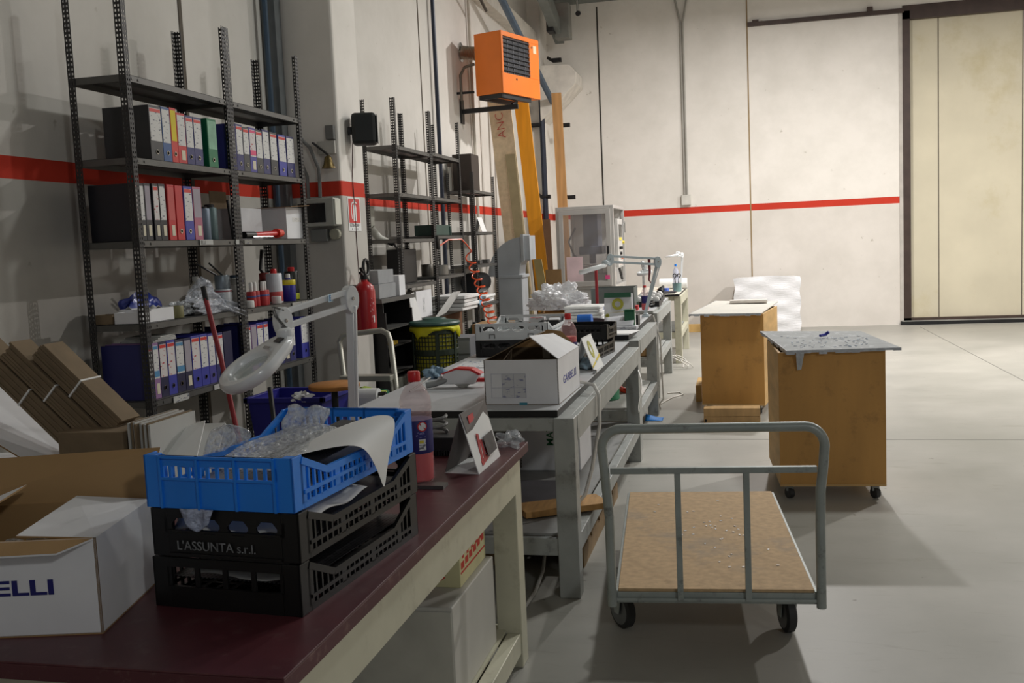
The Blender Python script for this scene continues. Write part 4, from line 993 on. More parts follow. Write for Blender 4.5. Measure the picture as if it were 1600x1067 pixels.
# tape dispenser
td = thing('tape_dispenser','red and white tape dispenser with grey handle, left on the grey bench','tape dispenser',(-1.60,5.36,B2Z))
q = MB(); M = Matrix.Rotation(math.radians(90),4,'X')
q.prism([(-.07,.02),(.12,.02),(.15,.07),(.11,.105),(.02,.112),(-.06,.085)],-.035,.035,0,M); q.build('guard', WHITEP, td, bevel=.006)
q = MB(); q.prism([(-.075,.080),(.02,.114),(.11,.108),(.165,.078),(.15,.070),(.10,.098),(.02,.104),(-.06,.078)],-.042,.042,0,M); q.build('red_cover', REDPL, td, bevel=.004)
MB().lathe([(.03,-.03),(.055,-.03),(.055,.03),(.03,.03)],24,0,Matrix.Translation((.05,0,.055)) @ M).build('tape_roll', mat('clear_tape_roll',(190,190,186),.3), td, smooth=True)
MB().tube([(-.04,-.02,.045),(-.11,-.05,.026),(-.15,-.07,.022)],[.016,.018,.018],12).build('handle', mat('grey_handle',(150,152,152),.5), td, smooth=True)
MB().tube([(-.06,.01,.03),(-.10,.03,.045),(-.08,.03,.06)],.014,10).build('knob', WHITEP, td, smooth=True)
MB().box((.10,-.02,.03),(.19,.02,.05)).build('red_foot', REDPL, td, bevel=.004)
# papers
PR = scribble_mat('newsprint',(214,214,214),(110,130,160),(40,24,40),.6)
for k, (x, y, r, lb) in enumerate(((-1.68,5.95,.2,'printed sheet with faint blue figures lying behind the tape dispenser'),(-1.45,6.15,-.1,'printed sheet to the right, partly under the back of the open carton'),(-1.72,6.40,.05,'printed sheet lying in front of the grey crate'))):
    solo('paper_sheet', MB().cbox((0,0,.001+.001*k),(.30,.40,.001)), PR if k else scribble_mat('blue_print',(220,222,224),(90,140,190),(22,10,30),.62), lb, 'paper', (x,y,B2Z), r)
wsolo('pen', MB().tube([(-1.50,5.75,B2Z+.006),(-1.40,5.80,B2Z+.006)],.005,8), BLACK, 'dark pen lying on the papers behind the tape dispenser', 'pen', (-1.45,5.77,B2Z))
wsolo('screwdriver', MB().tube([(-1.80,5.15,B2Z+.01),(-1.74,5.34,B2Z+.06)],.005,8), ALU, 'thin metal rod sticking up at the left edge of the grey bench', 'rod', (-1.8,5.15,B2Z))
# grey crate on a black one
GRYCR = mat('pale_grey_crate_plastic',(218,221,221),.45,var=.05)
crate('crate','black crate under the pale grey one on the grey bench',(-1.60,7.20,B2Z),0,.80,.53,.118,BLKCR,'oval')
gcr = crate('crate','pale grey crate stacked on a black one at the back of the grey bench',(-1.60,7.20,B2Z+.120),0,.80,.53,.118,GRYCR,'oval')
q = MB()
for x in (-.14,.14): q.tube([(x-.018,-.402,.012),(x-.018,-.402,.04),(x+.018,-.402,.04),(x+.018,-.402,.012)],.004,6)
q.build('hook_mark', mat('grey_mark',(110,112,112),.5), gcr)
wsolo('crate_label', MB().box((-1.50,6.797,B2Z+.01),(-1.40,6.7985,B2Z+.06)), scribble_mat('crate_label_print',(150,152,150),(60,60,60),(30,30,50),.58), 'pale label stuck on the front of the black crate on the grey bench', 'label', (-1.45,6.798,B2Z+.01))
for k in range(3):
    wsolo('black_strip', MB().tube([(-1.80+.17*k+.03*i/6*0+.09*(i/6-.5), 6.95+.12*k+.05*(i/6), B2Z+.175+.03*math.sin(PI*i/6)) for i in range(7)],.012,8), BLACK, ['left','middle','right'][k]+' curved black strip inside the pale grey crate', 'strip', (-1.8+.17*k,6.95+.12*k,B2Z+.17), smooth=True)
wsolo('hand_tool', MB().cbox((-1.45,7.48,B2Z+.175),(.14,.05,.05)), BLACK, 'small black tool at the back of the pale grey crate', 'tool', (-1.45,7.48,B2Z+.15), bevel=.005)
big_bottle('bottle of red liquid with red cap, behind the white carton on the grey bench', (-.978,5.58,B2Z), .383, .048, 0, False, .66)
bkc = crate('crate','long black slatted crate behind the tent card on the grey bench',(-1.11,6.60,B2Z),math.radians(-6),.85,.34,.11,BLKCR,'flat')
solo('foil_strip', MB().cbox((0,0,.05),(.20,.6,.004)), mat('white_foil',(226,228,230),.4), 'white parts lying inside the black crate on the grey bench', 'parts', (-1.11,6.60,B2Z), math.radians(-6))
crate('crate','small black crate stacked on the slatted black one on the grey bench',(-1.06,6.93,B2Z+.112),math.radians(-6),.30,.32,.10,BLKCR,'flat')
wsolo('blue_roll', MB().lathe([(.02,-.055),(.05,-.055),(.05,.055),(.02,.055)],20,0,Matrix.Translation((-1.17,7.42,B2Z+.19)) @ Matrix.Rotation(PI/2,4,'Y')).box((-1.19,7.38,B2Z+.0),(-1.15,7.46,B2Z+.15)), mat('bright_blue_plastic',(50,120,220),.4), 'bright blue roll dispenser between the grey crate and the black slatted one', 'dispenser', (-1.17,7.42,B2Z), bevel=.004)
# tent card two
t = thing('tent_card','white tent card with round gold emblem at the right edge of the grey bench','desk card',(-.945,5.93,B2Z), math.radians(-3))
MB().quadboard([(.06,-.01,0),(.05,.33,0),(-.02,.30,.205),(-.02,.01,.205)], .004).build('front_leaf', PAPER, t)
MB().quadboard([(-.085,0,0),(-.08,.33,0),(-.02,.305,.205),(-.02,.01,.205)][::-1], .004).build('back_leaf', PAPER, t)
MB().quadboard([(-.085,0,.001),(.06,-.01,.001),(.05,.33,.001),(-.08,.33,.001)], .003).build('base_leaf', PAPER, t)
def on_leaf(u, v):
    P = [Vector(p) for p in ((.06,-.01,0),(.05,.33,0),(-.02,.30,.205),(-.02,.01,.205))]
    return (P[0]*(1-u)+P[1]*u)*(1-v)+(P[3]*(1-u)+P[2]*u)*v + Vector((.001,0,.0004))
def leaf_disc(nm, r0, r1, m, lift, cu=.42, cv=.60):
    q = MB(); vs_ = []; fs = []; n = 22
    for i in range(n):
        a = 2*PI*i/n
        for rr in (r0, r1): vs_.append(on_leaf(cu+rr*math.cos(a)/.34, cv+rr*math.sin(a)/.22)+Vector((lift,0,lift*.35)))
    for i in range(n): j=(i+1)%n; fs.append((2*i,2*i+1,2*j+1,2*j))
    q.add(vs_,fs); return q.build(nm, m, t, thick=.0006)
leaf_disc('emblem', .028, .058, mat('gold_green_emblem',(176,172,60),.5), .002)
q = MB(); q.quadboard([on_leaf(.0,.12)+Vector((.002,0,0)),on_leaf(1,.30)+Vector((.002,0,0)),on_leaf(1,.38)+Vector((.002,0,0)),on_leaf(0,.17)+Vector((.002,0,0))],.0006).build('yellow_stripe', mat('leaf_yellow',(218,196,60),.5), t)
solo('clear_pack', blob(0,(.05,.12,.035),31,.3), mat('blue_white_pack',(150,176,190),.3,var=.5,scale=30), 'clear and blue packet inside the green tent card', 'packet', (-.955,6.09,B2Z+.004), smooth=True)
wsolo('steel_plug', MB().tube([(-.885,5.84,B2Z+.012),(-.862,5.84,B2Z+.014)],[.014,.010],12), CHROME, 'small metal plug at the right edge of the grey bench, by the tent card', 'plug', (-.88,5.84,B2Z))
wsolo('box', MB().box((-1.62,7.50,B2Z+.0),(-1.5,7.58,B2Z+.0+.22)), scribble_mat('red_white_box',(216,214,212),(190,50,54),(10,10,30),.55), 'white and red box behind the pale grey crate', 'box', (-1.55,7.6,B2Z))
# cable from bench two to the floor
wsolo('cable', MB().tube([(-.91,5.40,B2Z+.02),(-.80,5.30,B2Z+.012),(-.768,5.26,.87),(-.765,5.22,.72),(-.80,5.12,.5),(-.83,5.05,.38),(-.86,5.02,.345)],.010,8), CABLEW, 'white cable drooping from the grey bench top past its right apron', 'cable', (-.86,5.2,.6), smooth=True)
wsolo('cable', MB().tube([(-1.05,4.20,.009),(-1.03,4.36,.009),(-1.02,4.60,.009),(-1.03,4.85,.03),(-1.05,5.05,.12),(-1.06,5.2,.2)],.009,8), CABLEW, 'white cable lying on the floor between the cream and grey bench legs', 'cable', (-1.03,4.5,0), smooth=True)
wsolo('paper_strip', MB().sheet(lambda u,v:(-.765+.02*math.sin(5*v)+.0*u,7.30-.06*u+.15*v*v,.74-.34*v),4,12), PAPER, 'white paper strip trailing down by the far right leg of the grey bench', 'paper', (-.88,7.3,.4), smooth=True, thick=.002)

# under bench two
wsolo('carton', MB().box((-1.42,5.9,.305),(-.99,6.35,.66)), WHITEP, 'white carton with green upright lettering under the grey bench', 'box', (-1.2,6.1,.305), bevel=.003)
_c = bpy.data.objects[[o.name for o in bpy.data.objects if o.get('label','').startswith('white carton with green upright')][0]]
lettering('green_print','MATBI',.06,mat('green_ink',(40,110,70),.6),_c,Vector((-1.155,5.8992,.46))-_c.location,(0,0,1),(-1,0,0),bold=.001)
wsolo('plank', MB().cbox((0,0,0),(.46,.20,.032),0,Matrix.Translation((-.95,5.02,.325)) @ Matrix.Rotation(math.radians(30),4,'Z')), wood_mat('beech_offcut',(196,150,92),stretch=(12,2,2)), 'light wooden offcut lying askew on the lower shelf of the grey bench', 'plank', (-.92,4.98,.31), bevel=.002)
wsolo('metal_sheet', MB().cbox((-1.30,5.35,.312),(.6,.5,.012)), mat('dark_grey_sheet',(104,102,106),.5,.2), 'dark grey sheet lying on the lower shelf of the grey bench', 'sheet', (-1.3,5.35,.305))
can('bin','black bin on the lower shelf behind the cream bench leg','bin',(-1.33,5.16,.305),.09,.25,BLACK)
solo('tool_box', MB().box((-.20,-.18,0),(.20,.18,.16)), mat('dark_grey_case',(60,62,66),.5), 'dark tool case at the left on the lower shelf of the grey bench', 'tool case', (-1.62,5.3,.305), bevel=.01)
q = MB()
for k in range(5): q.tube([(-1.72+.25*k/5,5.12,.50+.01*k),(-1.45,5.4,.52)],.008,6)
wsolo('wire_mesh', MB().sheet(lambda u,v:(-1.80+.50*u,5.65,.38+.34*v),2,2), holes_mat('grey_mesh',(150,148,144),60,.3), 'grey wire mesh panel leaning under the grey bench', 'mesh', (-1.55,5.65,.34), thick=.004)
wsolo('red_pliers', MB().tube([(-1.36,5.85,.62),(-1.30,5.84,.70)],.014,8), REDPL, 'red tool handle under the near edge of the grey bench', 'tool', (-1.33,5.85,.6))
p = thing('pallet','low wooden pallet on the floor under the grey bench','pallet',(-1.34,5.0,0))
for i in range(5): MB().box((-.50,.0+.30*i,.085),(.50,.24+.30*i,.105)).build('deck_board', wood_mat('old_pallet_wood',(150,124,90),stretch=(12,2,2),dirt=(90,74,56)), p)
for i in range(3): MB().box((-.50+.44*i,0,0),(-.38+.44*i,1.45,.085)).build('bearer', wood_mat('old_pallet_wood',(150,124,90)), p)

# ------------------------------------------------------------------ third bench
z = B3Z
q = thing('leaflet_box','white leaflet box with green top and round gold emblem, on the third bench','box',(-1.10,8.9,z))
MB().quadboard([(-.125,-.012,.055),(.118,-.012,.055),(.122,.0,.285),(-.118,.0,.285)],.006).build('front_panel', WHITEP, q)
MB().box((-.118,.01,0),(.122,.13,.27)).build('box_body', mat('grey_box_side',(190,190,194),.7), q)
o = MB().quadboard([(-.12,-.0135,.245),(.121,-.0135,.245),(.122,-.0015,.287),(-.118,-.0015,.287)],.003).build('green_top', mat('dark_green_print',(34,84,60),.6), q)
o.location.y = -.002
M = Matrix.Translation((0,-.0105,.185)) @ Matrix.Rotation(math.radians(87),4,'X')
MB().lathe([(.0001,.0035),(.026,.0035)],20,0,M).build('emblem_centre', PAPER, q)
MB().lathe([(.026,0),(.026,.003),(.052,.003),(.052,0)],24,0,M).build('emblem', mat('gold_green_emblem',(176,172,60),.5), q)
M = Matrix.Translation((-.095,-.0165,.083)) @ Matrix.Rotation(math.radians(87),4,'X')
MB().lathe([(.008,0),(.008,.003),(.018,.003),(.018,0)],20,0,M).build('small_emblem', mat('gold_green_emblem',(176,172,60),.5), q)
MB().quadboard([(-.125,-.016,.104),(.119,-.014,.118),(.120,-.013,.145),(.06,-.0145,.118)],.001).build('yellow_stripe', mat('leaf_yellow',(218,196,60),.5), q)
q = thing('leaflet_stack','stack of folded grey printed sheets in front of the leaflet box on the third bench','paper stack',(-1.0,8.45,z))
MB().sheet(lambda u,v:(-.17+.26*u,-.06+.20*v,.015+.075*math.sin(PI*.55*v)+.02*u),8,12).build('folded_sheet', mat('grey_paper_stack',(196,196,200),.7), q, smooth=True, thick=.004)
MB().box((-.07,-.12,0),(.12,.05,.028)).build('printed_leaflet', scribble_mat('leaflet_print',(200,200,204),(140,142,150),(20,40,60),.55), q)
for k, (x, y, r, lb) in enumerate(((-1.30,8.25,.2,'white sheet under the black tool on the third bench'),(-.97,8.12,-.15,'white sheet sticking out at the near edge of the third bench'),(-1.2,8.6,.5,'white sheet left of the folded grey leaflets'))):
    solo('paper_sheet', MB().cbox((0,0,.002+.002*k),(.22,.3,.001)), PAPER, lb, 'paper', (x,y,z), r)
wsolo('hand_tool', MB().tube([(-1.36,8.62,z+.06),(-1.26,8.62,z+.065),(-1.19,8.6,z+.06)],[.03,.024,.02],10), mat('dark_tool',(44,26,34),.5), 'dark red and black hand tool left of the folded leaflets', 'tool', (-1.3,8.6,z), smooth=True)
wsolo('black_box', MB().box((-.98,8.68,z),(-.90,8.85,z+.10)), BLACK, 'small black box between the leaflets and the green tin', 'box', (-.95,8.75,z), bevel=.004)
q = thing('tin','dark green square tin at the right edge of the third bench','tin',(-.96,8.5,z))
MB().box((-.035,-.05,0),(.055,.05,.155)).build('tin_body', mat('dark_green_tin',(24,92,58),.35), q, bevel=.01)
MB().box((-.04,-.055,.155),(.06,.055,.162)).build('lid', mat('dark_green_tin',(24,92,58),.35), q, bevel=.003)
MB().box((.0552,-.03,.02),(.0562,.03,.13)).build('paper_label', PAPER, q)
def pile(name, label, loc, d, n, m, cat='packing', rz=0):
    b = MB(); rnd = random.Random(n+len(label))
    for k in range(n): b.cbox((rnd.uniform(-.02,.02),rnd.uniform(-.02,.02),d[2]*(k+.5)/n),(d[0]-rnd.uniform(0,.04),d[1]-rnd.uniform(0,.05),d[2]/n*.85),0,None,rnd.uniform(-.06,.06))
    return solo(name,b,m,label,cat,loc,rz,bevel=.006)
pile('foam_sheets','stack of white foam sheets left of the leaflet box on the third bench',(-1.42,9.1,z),(.34,.40,.17),6,PAPER)
wsolo('paper_sheet', MB().cbox((-1.55,8.35,z+.02),(.5,.45,.04)), PAPER, 'thick white paper pad at the left of the third bench','paper',(-1.55,8.35,z), bevel=.003)
# ------------------------------------------------------------------ fourth bench
gb = open_box('bin','grey-green plastic bin with a pale rim, behind the leaflet box',(-1.36,10.75,z),(.46,.38,.25),mo=mat('grey_green_bin',(104,112,110),.5),cat='bin')
wsolo('stick', MB().tube([(-1.474,10.2,0.0),(-1.474,10.2,1.424)],.016,10), mat('dark_red_pole',(150,32,40),.4), 'dark red upright stick between the third and fourth benches', 'stick', (-1.474,10.2,0), smooth=True)
big_bottle('bottle of pink liquid with red cap behind the leaflet box on the fourth bench', (-1.02,10.62,z), .262, .04, 0, False, .5)
for k, (x, y, n) in enumerate(((-1.06,11.25,'nearest'),(-1.08,11.75,'middle'),(-1.10,12.25,'farthest'))):
    open_box('tray',n+' black tray of white parts on the fourth bench',(x,y,z),(.30,.34,.06),mo=BLACK,cat='tray',group='black trays on the fourth bench')
    for j in range(4):
        wsolo('white_part', MB().lathe([(.026,-.03),(.04,-.02),(.04,.02),(.026,.03)],12,0,Matrix.Translation((x-.1+.067*j,y,z+.07)) @ Matrix.Rotation(PI/2,4,'X')), PAPER, 'white moulded part in the '+n+' black tray, '+['first','second','third','fourth'][j]+' from left', 'part', (x-.1+.067*j,y,z+.01), 'white moulded parts in the black trays', smooth=True)
wsolo('bag', MB().tube([(-1.06,12.55,z+.02),(-1.0,12.55,z+.11),(-.97,12.56,z+.16)],[.03,.045,.01],10), BLACK, 'small black pouch at the far end of the fourth bench', 'pouch', (-1.0,12.55,z), smooth=True)
wsolo('cable', MB().tube([(-1.0+.04*math.cos(a),11.0+.09*math.sin(a),z+.02+.003*a) for a in [i*.6 for i in range(30)]],.011,6), BLACK, 'coil of black cable at the right edge of the fourth bench', 'cable', (-1.0,11.0,z), smooth=True)
wsolo('red_box', MB().box((-1.22,10.62,z),(-1.10,10.75,z+.05)), scribble_mat('red_box_print',(196,50,50),(230,220,220),(20,20,80),.6), 'small red box at the foot of the small white lamp', 'box', (-1.15,10.7,z))
wsolo('pot', MB().lathe([(.05,0),(.055,.08),(.05,.085)],16,0,Matrix.Translation((-1.16,10.85,z))), mat('dark_green_pot',(40,60,44),.5), 'dark green pot left of the small white lamp', 'pot', (-1.16,10.85,z), smooth=True)
# ------------------------------------------------------------------ last bench
wsolo('paper_roll', MB().lathe([(.015,-.20),(.075,-.20),(.078,-.19),(.078,.19),(.075,.20),(.015,.20)],24,0,Matrix.Translation((-1.0,14.8,z+.08)) @ Matrix.Rotation(PI/2,4,'Y')), PAPER, 'white paper roll lying on the last cream bench', 'paper roll', (-1.0,14.8,z), smooth=True)
q = thing('bottle','clear water bottle in front of the white paper roll','bottle',(-.935,14.4,z))
MB().lathe([(.045,0),(.05,.02),(.05,.22),(.035,.29),(.016,.33),(.016,.35)],18).build('bottle_body', film_mat('water_bottle_plastic',(200,205,225),.5,.1,.2,20), q, smooth=True)
MB().lathe([(.018,.345),(.018,.375)],12).build('cap', BLUECR, q)
q = thing('tool_cup','glass cup holding black handled scissors on the last cream bench','cup',(-.90,14.05,z))
MB().lathe([(.06,0),(.065,.12),(.06,.12),(.055,.01)],18).build('cup', mat('teal_glass',(120,150,150),.2), q, smooth=True)
for dx in (-.02,.02):
    MB().tube([(dx,0,.1),(dx*1.5,0,.2)]+[(dx*1.5+.022*math.sin(a),0,.225-.025*math.cos(a)) for a in [i*.8 for i in range(8)]],.008,6).build('scissor_handle', BLACK, q)
wsolo('blue_tape', MB().lathe([(.025,0),(.045,0),(.045,.06),(.025,.06)],16,0,Matrix.Translation((-1.05,13.95,z))), mat('mid_blue_tape',(90,120,210),.5), 'blue tape roll at the near edge of the last cream bench', 'tape roll', (-1.05,13.95,z))
wsolo('orange_tape', MB().lathe([(.025,0),(.045,0),(.045,.05),(.025,.05)],16,0,Matrix.Translation((-1.13,14.05,z))), mat('orange_tape',(226,120,70),.5), 'orange tape roll left of the blue one on the last bench', 'tape roll', (-1.13,14.05,z))
wsolo('tool_mat', MB().box((-1.22,13.6,z),(-.9,13.88,z+.02)), mat('dark_mat',(36,34,40),.6), 'dark mat at the near end of the last cream bench', 'mat', (-1.1,13.7,z))

# under benches three to five
q = thing('hose_coil','coil of red hose under the third bench','hose',(-1.04,8.75,.345))
for k in range(4): MB().tube([(.09*math.cos(a),.035*k+.02*math.sin(a),.16+.15*math.sin(a)) for a in [i*2*PI/20 for i in range(20)]],.014,8,0,True).build('hose_loop', mat('red_hose',(206,66,40),.4), q, smooth=True)
can('bucket','green plastic bucket on the lower shelf of the third bench','bucket',(-1.18,8.4,.345),.13,.22,mat('green_bucket',(40,130,92),.45))
wsolo('carton', MB().box((-1.9,8.6,.345),(-1.30,9.3,.62)), KRAFT, 'brown carton on the lower shelf of the third bench', 'box', (-1.6,8.9,.345))
wsolo('wood_block', MB().box((-1.25,10.70,.435),(-.96,10.98,.54)), wood_mat('pale_block',(196,160,110),stretch=(10,2,2)), 'pale wooden block on the lower shelf of the fourth bench', 'wood block', (-1.1,10.8,.435), bevel=.004)
wsolo('carton', MB().box((-1.75,11.25,.435),(-1.02,12.1,.72)), mat('mid_brown_carton',(160,126,92),.85), 'brown carton on the lower shelf of the fourth bench', 'box', (-1.4,11.6,.435))  # even mid-brown cardboard colour
wsolo('tool_case', MB().box((-1.12,11.0,.435),(-.955,11.17,.54)), mat('grey_case',(104,100,96),.5), 'grey case beside the brown carton under the fourth bench', 'tool case', (-1.03,11.08,.435), bevel=.004)
wsolo('blue_cloth', MB().sheet(lambda u,v:(-.92+.16*u,9.20+.18*v,.004+.05*math.sin(PI*v)*(1-u)),10,10), mat('blue_cloth',(20,120,200),.6), 'scrap of blue cloth on the floor beside the third bench', 'cloth', (-.86,9.3,0), smooth=True, thick=.004)
wsolo('cable', MB().tube([(-.86,9.72,.95),(-.80,9.75,.7),(-.80,9.8,.4),(-.80,9.9,.1),(-.86,10.1,.008),(-.76,10.55,.008),(-.66,10.75,.008),(-.70,10.9,.008),(-.83,10.85,.008)],.008,6), CABLEW, 'thin white cable running down from the grey lamp and looping on the floor', 'cable', (-.87,9.9,0), smooth=True)
q = MB().tube([(-.88+.10*math.cos(a)+.01*a,13.0+.16*math.sin(a),.008+.16*abs(math.sin(a/2))) for a in [i*.5 for i in range(26)]],.007,6)
wsolo('cable', q, CABLEW, 'loose loops of thin white cable on the floor between the last two benches', 'cable', (-.88,13.0,0), smooth=True)
# ------------------------------------------------------------------ platform cart
CARTM = mat('grey_cart_paint',(158,164,160),.45,.25,var=.12,scale=10,dirt=(70,66,60),damt=.7,dscale=12)
ct = thing('platform_cart','grey tube-handled platform cart with a worn chipboard deck, standing on the floor','cart',(-.135,3.90,0),math.radians(4.5))
CW, CL = .395, 1.55
dk = MB().box((-CW+.013,.005,.2902),(CW-.013,CL-.005,.303)); dk.build('deck', mat('worn_chipboard',(190,160,122),.8,var=.14,scale=30,dirt=(146,136,124),damt=.7,dscale=2.5), ct, bevel=.002)
f = MB()
f.box((-CW,0,.245),(CW,.030,.290)); f.box((-CW,-.012,.255),(CW,0,.268)); f.box((-CW,CL-.03,.245),(CW,CL,.290)); f.box((-CW,0,.245),(-CW+.012,CL,.296)); f.box((CW-.012,0,.245),(CW,CL,.296)); f.box((-CW,.7,.245),(CW,.74,.283))
f.build('frame', CARTM, ct, bevel=.002)
r = .019; zt = .955; xl, xr = -CW-.012, CW+.012
def arc(cx, cz, a0, a1, R, n=8): return [(cx+R*math.cos(a0+(a1-a0)*i/n), -.008, cz+R*math.sin(a0+(a1-a0)*i/n)) for i in range(n+1)]
pts = [(xl,-.008,.235),(xl,-.008,.60),(xl-.012,-.008,.78)]+arc(xl+.055,zt-.075,PI,PI/2,.075)+arc(xr-.055,zt-.075,PI/2,0,.075)+[(xr+.014,-.008,.80),(xr+.002,-.008,.70),(xr,-.008,.55),(xr,-.008,.235)]
MB().tube(pts, r, 14).build('push_handle', CARTM, ct, smooth=True)
MB().box((xl+.01,-.02,.775),(xr-.01,.004,.800)).build('cross_bar', CARTM, ct, bevel=.003)
for x in (-.135,.13): MB().box((x-.012,-.018,.26),(x+.012,.004,.778)).build('upright_bar', CARTM, ct, bevel=.002)
for k, (x, y, rz) in enumerate(((-.385,.36,.62),(.315,.34,.22),(-.335,CL-.18,0),(.31,CL-.18,0))):
    MR = Matrix.Translation((x,y,0)) @ Matrix.Rotation(rz,4,'Z')
    w = MB(); T = MR @ Matrix.Translation((0,0,.080)) @ Matrix.Rotation(PI/2,4,'Y')
    w.lathe([(.04,-.022),(.069,-.022),(.080,-.015),(.080,.015),(.069,.022),(.04,.022)],28,0,T)
    w.lathe([(.012,-.028),(.04,-.016),(.062,-.0225)],20,1,T); w.lathe([(.062,.0225),(.04,.016),(.012,.028)],20,1,T)
    wo = w.build('caster_wheel', [mat('dark_rubber_tyre',(46,46,46),.6), mat('grey_wheel_hub',(120,122,122),.5,.4)], ct, smooth=True)
    q = MB(); q.box((-.035,-.05,.215),(.035,.05,.25),0,MR)
    for sx in (-1,1): q.prism([(-.045,.215),(.045,.215),(.018,.068),(-.018,.068)],sx*.032-.002,sx*.032+.002,0,MR @ Matrix(((0,0,1,0),(1,0,0,0),(0,1,0,0),(0,0,0,1))))
    q.build('fork', CARTM, wo, bevel=.002)
b = MB(); rnd = random.Random(4)
for i in range(40):
    x, y = rnd.gauss(.02,.13), rnd.gauss(.75,.3)
    if abs(x) < .36 and .1 < y < 1.4: b.cbox((x,y,.3044),(.008+.006*rnd.random(),.007,.003),0,None,rnd.random()*3)
b.build('white_crumbs', mat('white_crumb',(240,240,240),.4), ct)

# ------------------------------------------------------------------ plywood bins on casters
PLY = wood_mat('plywood_face',(204,152,82),.16,(2.2,2.2,.5),1.8,.6,dirt=(116,84,48),damt=.55)
PLYE = wood_mat('plywood_side',(208,168,108),.2,(1.2,1.2,6),1.6,.65)
LIDG = mat('grey_corrugated_lid',(150,152,152),.7,var=.1,scale=10,dirt=(226,228,232),damt=.8,dscale=16)
LIDW = mat('pale_lid',(212,208,198),.7,var=.05,scale=6,dirt=(160,170,184),damt=.7,dscale=20)
def plybin(label, loc, rz, w, d, h, lid_m, lid, zf=.10):
    t = thing('plywood_bin', label, 'bin', loc, rz); x = w/2
    MB().box((-x,0,zf),(x,.015,h)).build('front_panel', PLY, t, bevel=.002); MB().box((-x,d-.015,zf),(x,d,h)).build('back_panel', PLY, t, bevel=.002)
    b = MB(); b.box((-x,.015,zf),(-x+.015,d-.015,h)); b.box((x-.015,.015,zf),(x,d-.015,h)); b.box((-x,.0,zf-.015),(x,d,zf)); b.build('side_panel', PLYE, t)
    b = MB(); n = 30
    b.quadboard(lid, .008); o = b.build('lid', lid_m, t)
    # ragged tape along the lid edge
    q = MB(); P = [Vector(p) for p in lid]; rnd = random.Random(len(label))
    for a, c in ((P[0],P[1]),(P[3],P[0])):
        for i in range(14):
            p = a+(c-a)*(i/14); r_ = a+(c-a)*((i+1)/14); dn = Vector((0,0,-.012-.014*rnd.random()))
            q.quadboard([p+Vector((0,0,.002)),r_+Vector((0,0,.002)),r_+dn,p+dn],.002)
    q.build('tape_edge', mat('silver_tape',(188,192,198),.35,.2,var=.2,scale=30), t)
    for k, (cx, cy_) in enumerate(((-x+.06,.07),(x-.06,.07),(-x+.06,d-.07),(x-.06,d-.07))):
        q = MB(); q.lathe([(.008,-.016),(.034,-.016),(.036,0),(.034,.016),(.008,.016)],18,0,Matrix.Translation((cx,cy_-.03,.036)) @ Matrix.Rotation(.5,4,'Z') @ Matrix.Rotation(PI/2,4,'Y'))
        o = q.build('caster', mat('dark_caster',(50,50,50),.5), t, smooth=True)
        MB().box((cx-.022,cy_-.045,.05),(cx+.022,cy_+.02,zf-.014)).build('fork', mat('zinc',(130,132,130),.4,.7), o)
    return t
pb1 = plybin('nearest plywood bin on casters, with a grey taped lid, behind the cart', (.527,6.46,0), math.radians(3.2), .645, .86, .945, LIDG,
    [(-.275,-.05,.962),(.41,-.03,.962),(.335,.95,.975),(-.365,.90,1.0)])
q = MB(); q.quadboard([(-.22,-.052,.95),(-.17,-.054,.945),(-.185,-.02,.84),(-.21,-.018,.835)],.003).build('hanging_tape', mat('silver_tape',(188,192,198),.35,.2), pb1)
b = MB(); rnd = random.Random(9)
for i in range(160):
    u, v = rnd.random(), rnd.random(); p = (Vector((-.275,-.05,.963))*(1-u)+Vector((.41,-.03,.963))*u)*(1-v)+(Vector((-.365,.90,1.001))*(1-u)+Vector((.335,.95,.976))*u)*v
    if .12 < u < .92 and .12 < v < .7: b.cbox(p,(.012+.014*rnd.random(),.006,.003),0,None,rnd.random()*3)
b.build('shavings', mat('blue_grey_shavings',(190,200,214),.4,var=.5,scale=60), pb1)
wsolo('blue_clip', MB().tube([(.50,7.0,.992),(.54,7.05,.995),(.56,7.04,1.012)],.010,6), mat('deep_blue_plastic',(30,40,150),.4), 'small blue scrap lying on the grey lid of the nearest plywood bin', 'scrap', (.53,7.02,.985))
pb2 = plybin('farther plywood bin with a pale lid, standing between the benches and the nearest bin', (-.115,9.56,0), math.radians(-9), .59, 1.0, .952, LIDW,
    [(-.385,-.08,.965),(.285,-.07,.965),(.26,1.38,.975),(-.42,1.5,.985)])
wsolo('white_board', MB().cbox((.05,10.7,.998),(.38,.16,.03)), mat('white_box_lid',(222,214,206),.6), 'white flat box on the pale lid of the farther plywood bin', 'box', (.05,10.7,.985), bevel=.003)
BK = wood_mat('pallet_block_wood',(196,160,112),.15,(8,2,2),2,.75)
p = thing('wood_blocks','two stacked pale wooden beams on the floor in front of the farther plywood bin','beam',(-.125,9.07,0))
MB().box((-.25,0,0),(.25,.16,.062)).build('lower_beam', BK, p, bevel=.003)
MB().box((-.25,0,.065),(.25,.16,.14)).build('upper_beam', BK, p, bevel=.003)
q = MB()
for x in (-.232,): q.lathe([(.0001,0),(.012,0),(.012,.002)],12,0,Matrix.Translation((x,-.001,.03)) @ Matrix.Rotation(PI/2,4,'X'))
q.build('nail_head', BLACK, p)
wsolo('wood_beam', MB().box((-.50,10.3,0),(-.44,10.9,.17)), wood_mat('yellow_beam',(206,168,104),.12,(2,8,2)), 'pale wooden block on the floor at the left of the farther plywood bin', 'beam', (-.47,10.3,0), bevel=.003)
wsolo('wood_beam', MB().box((-.98,17.9,0),(-.42,18.1,.13)), wood_mat('yellow_beam',(206,168,104),.12,(2,8,2)), 'pale wooden beam on the floor against the back wall', 'beam', (-.7,18,0), bevel=.003)
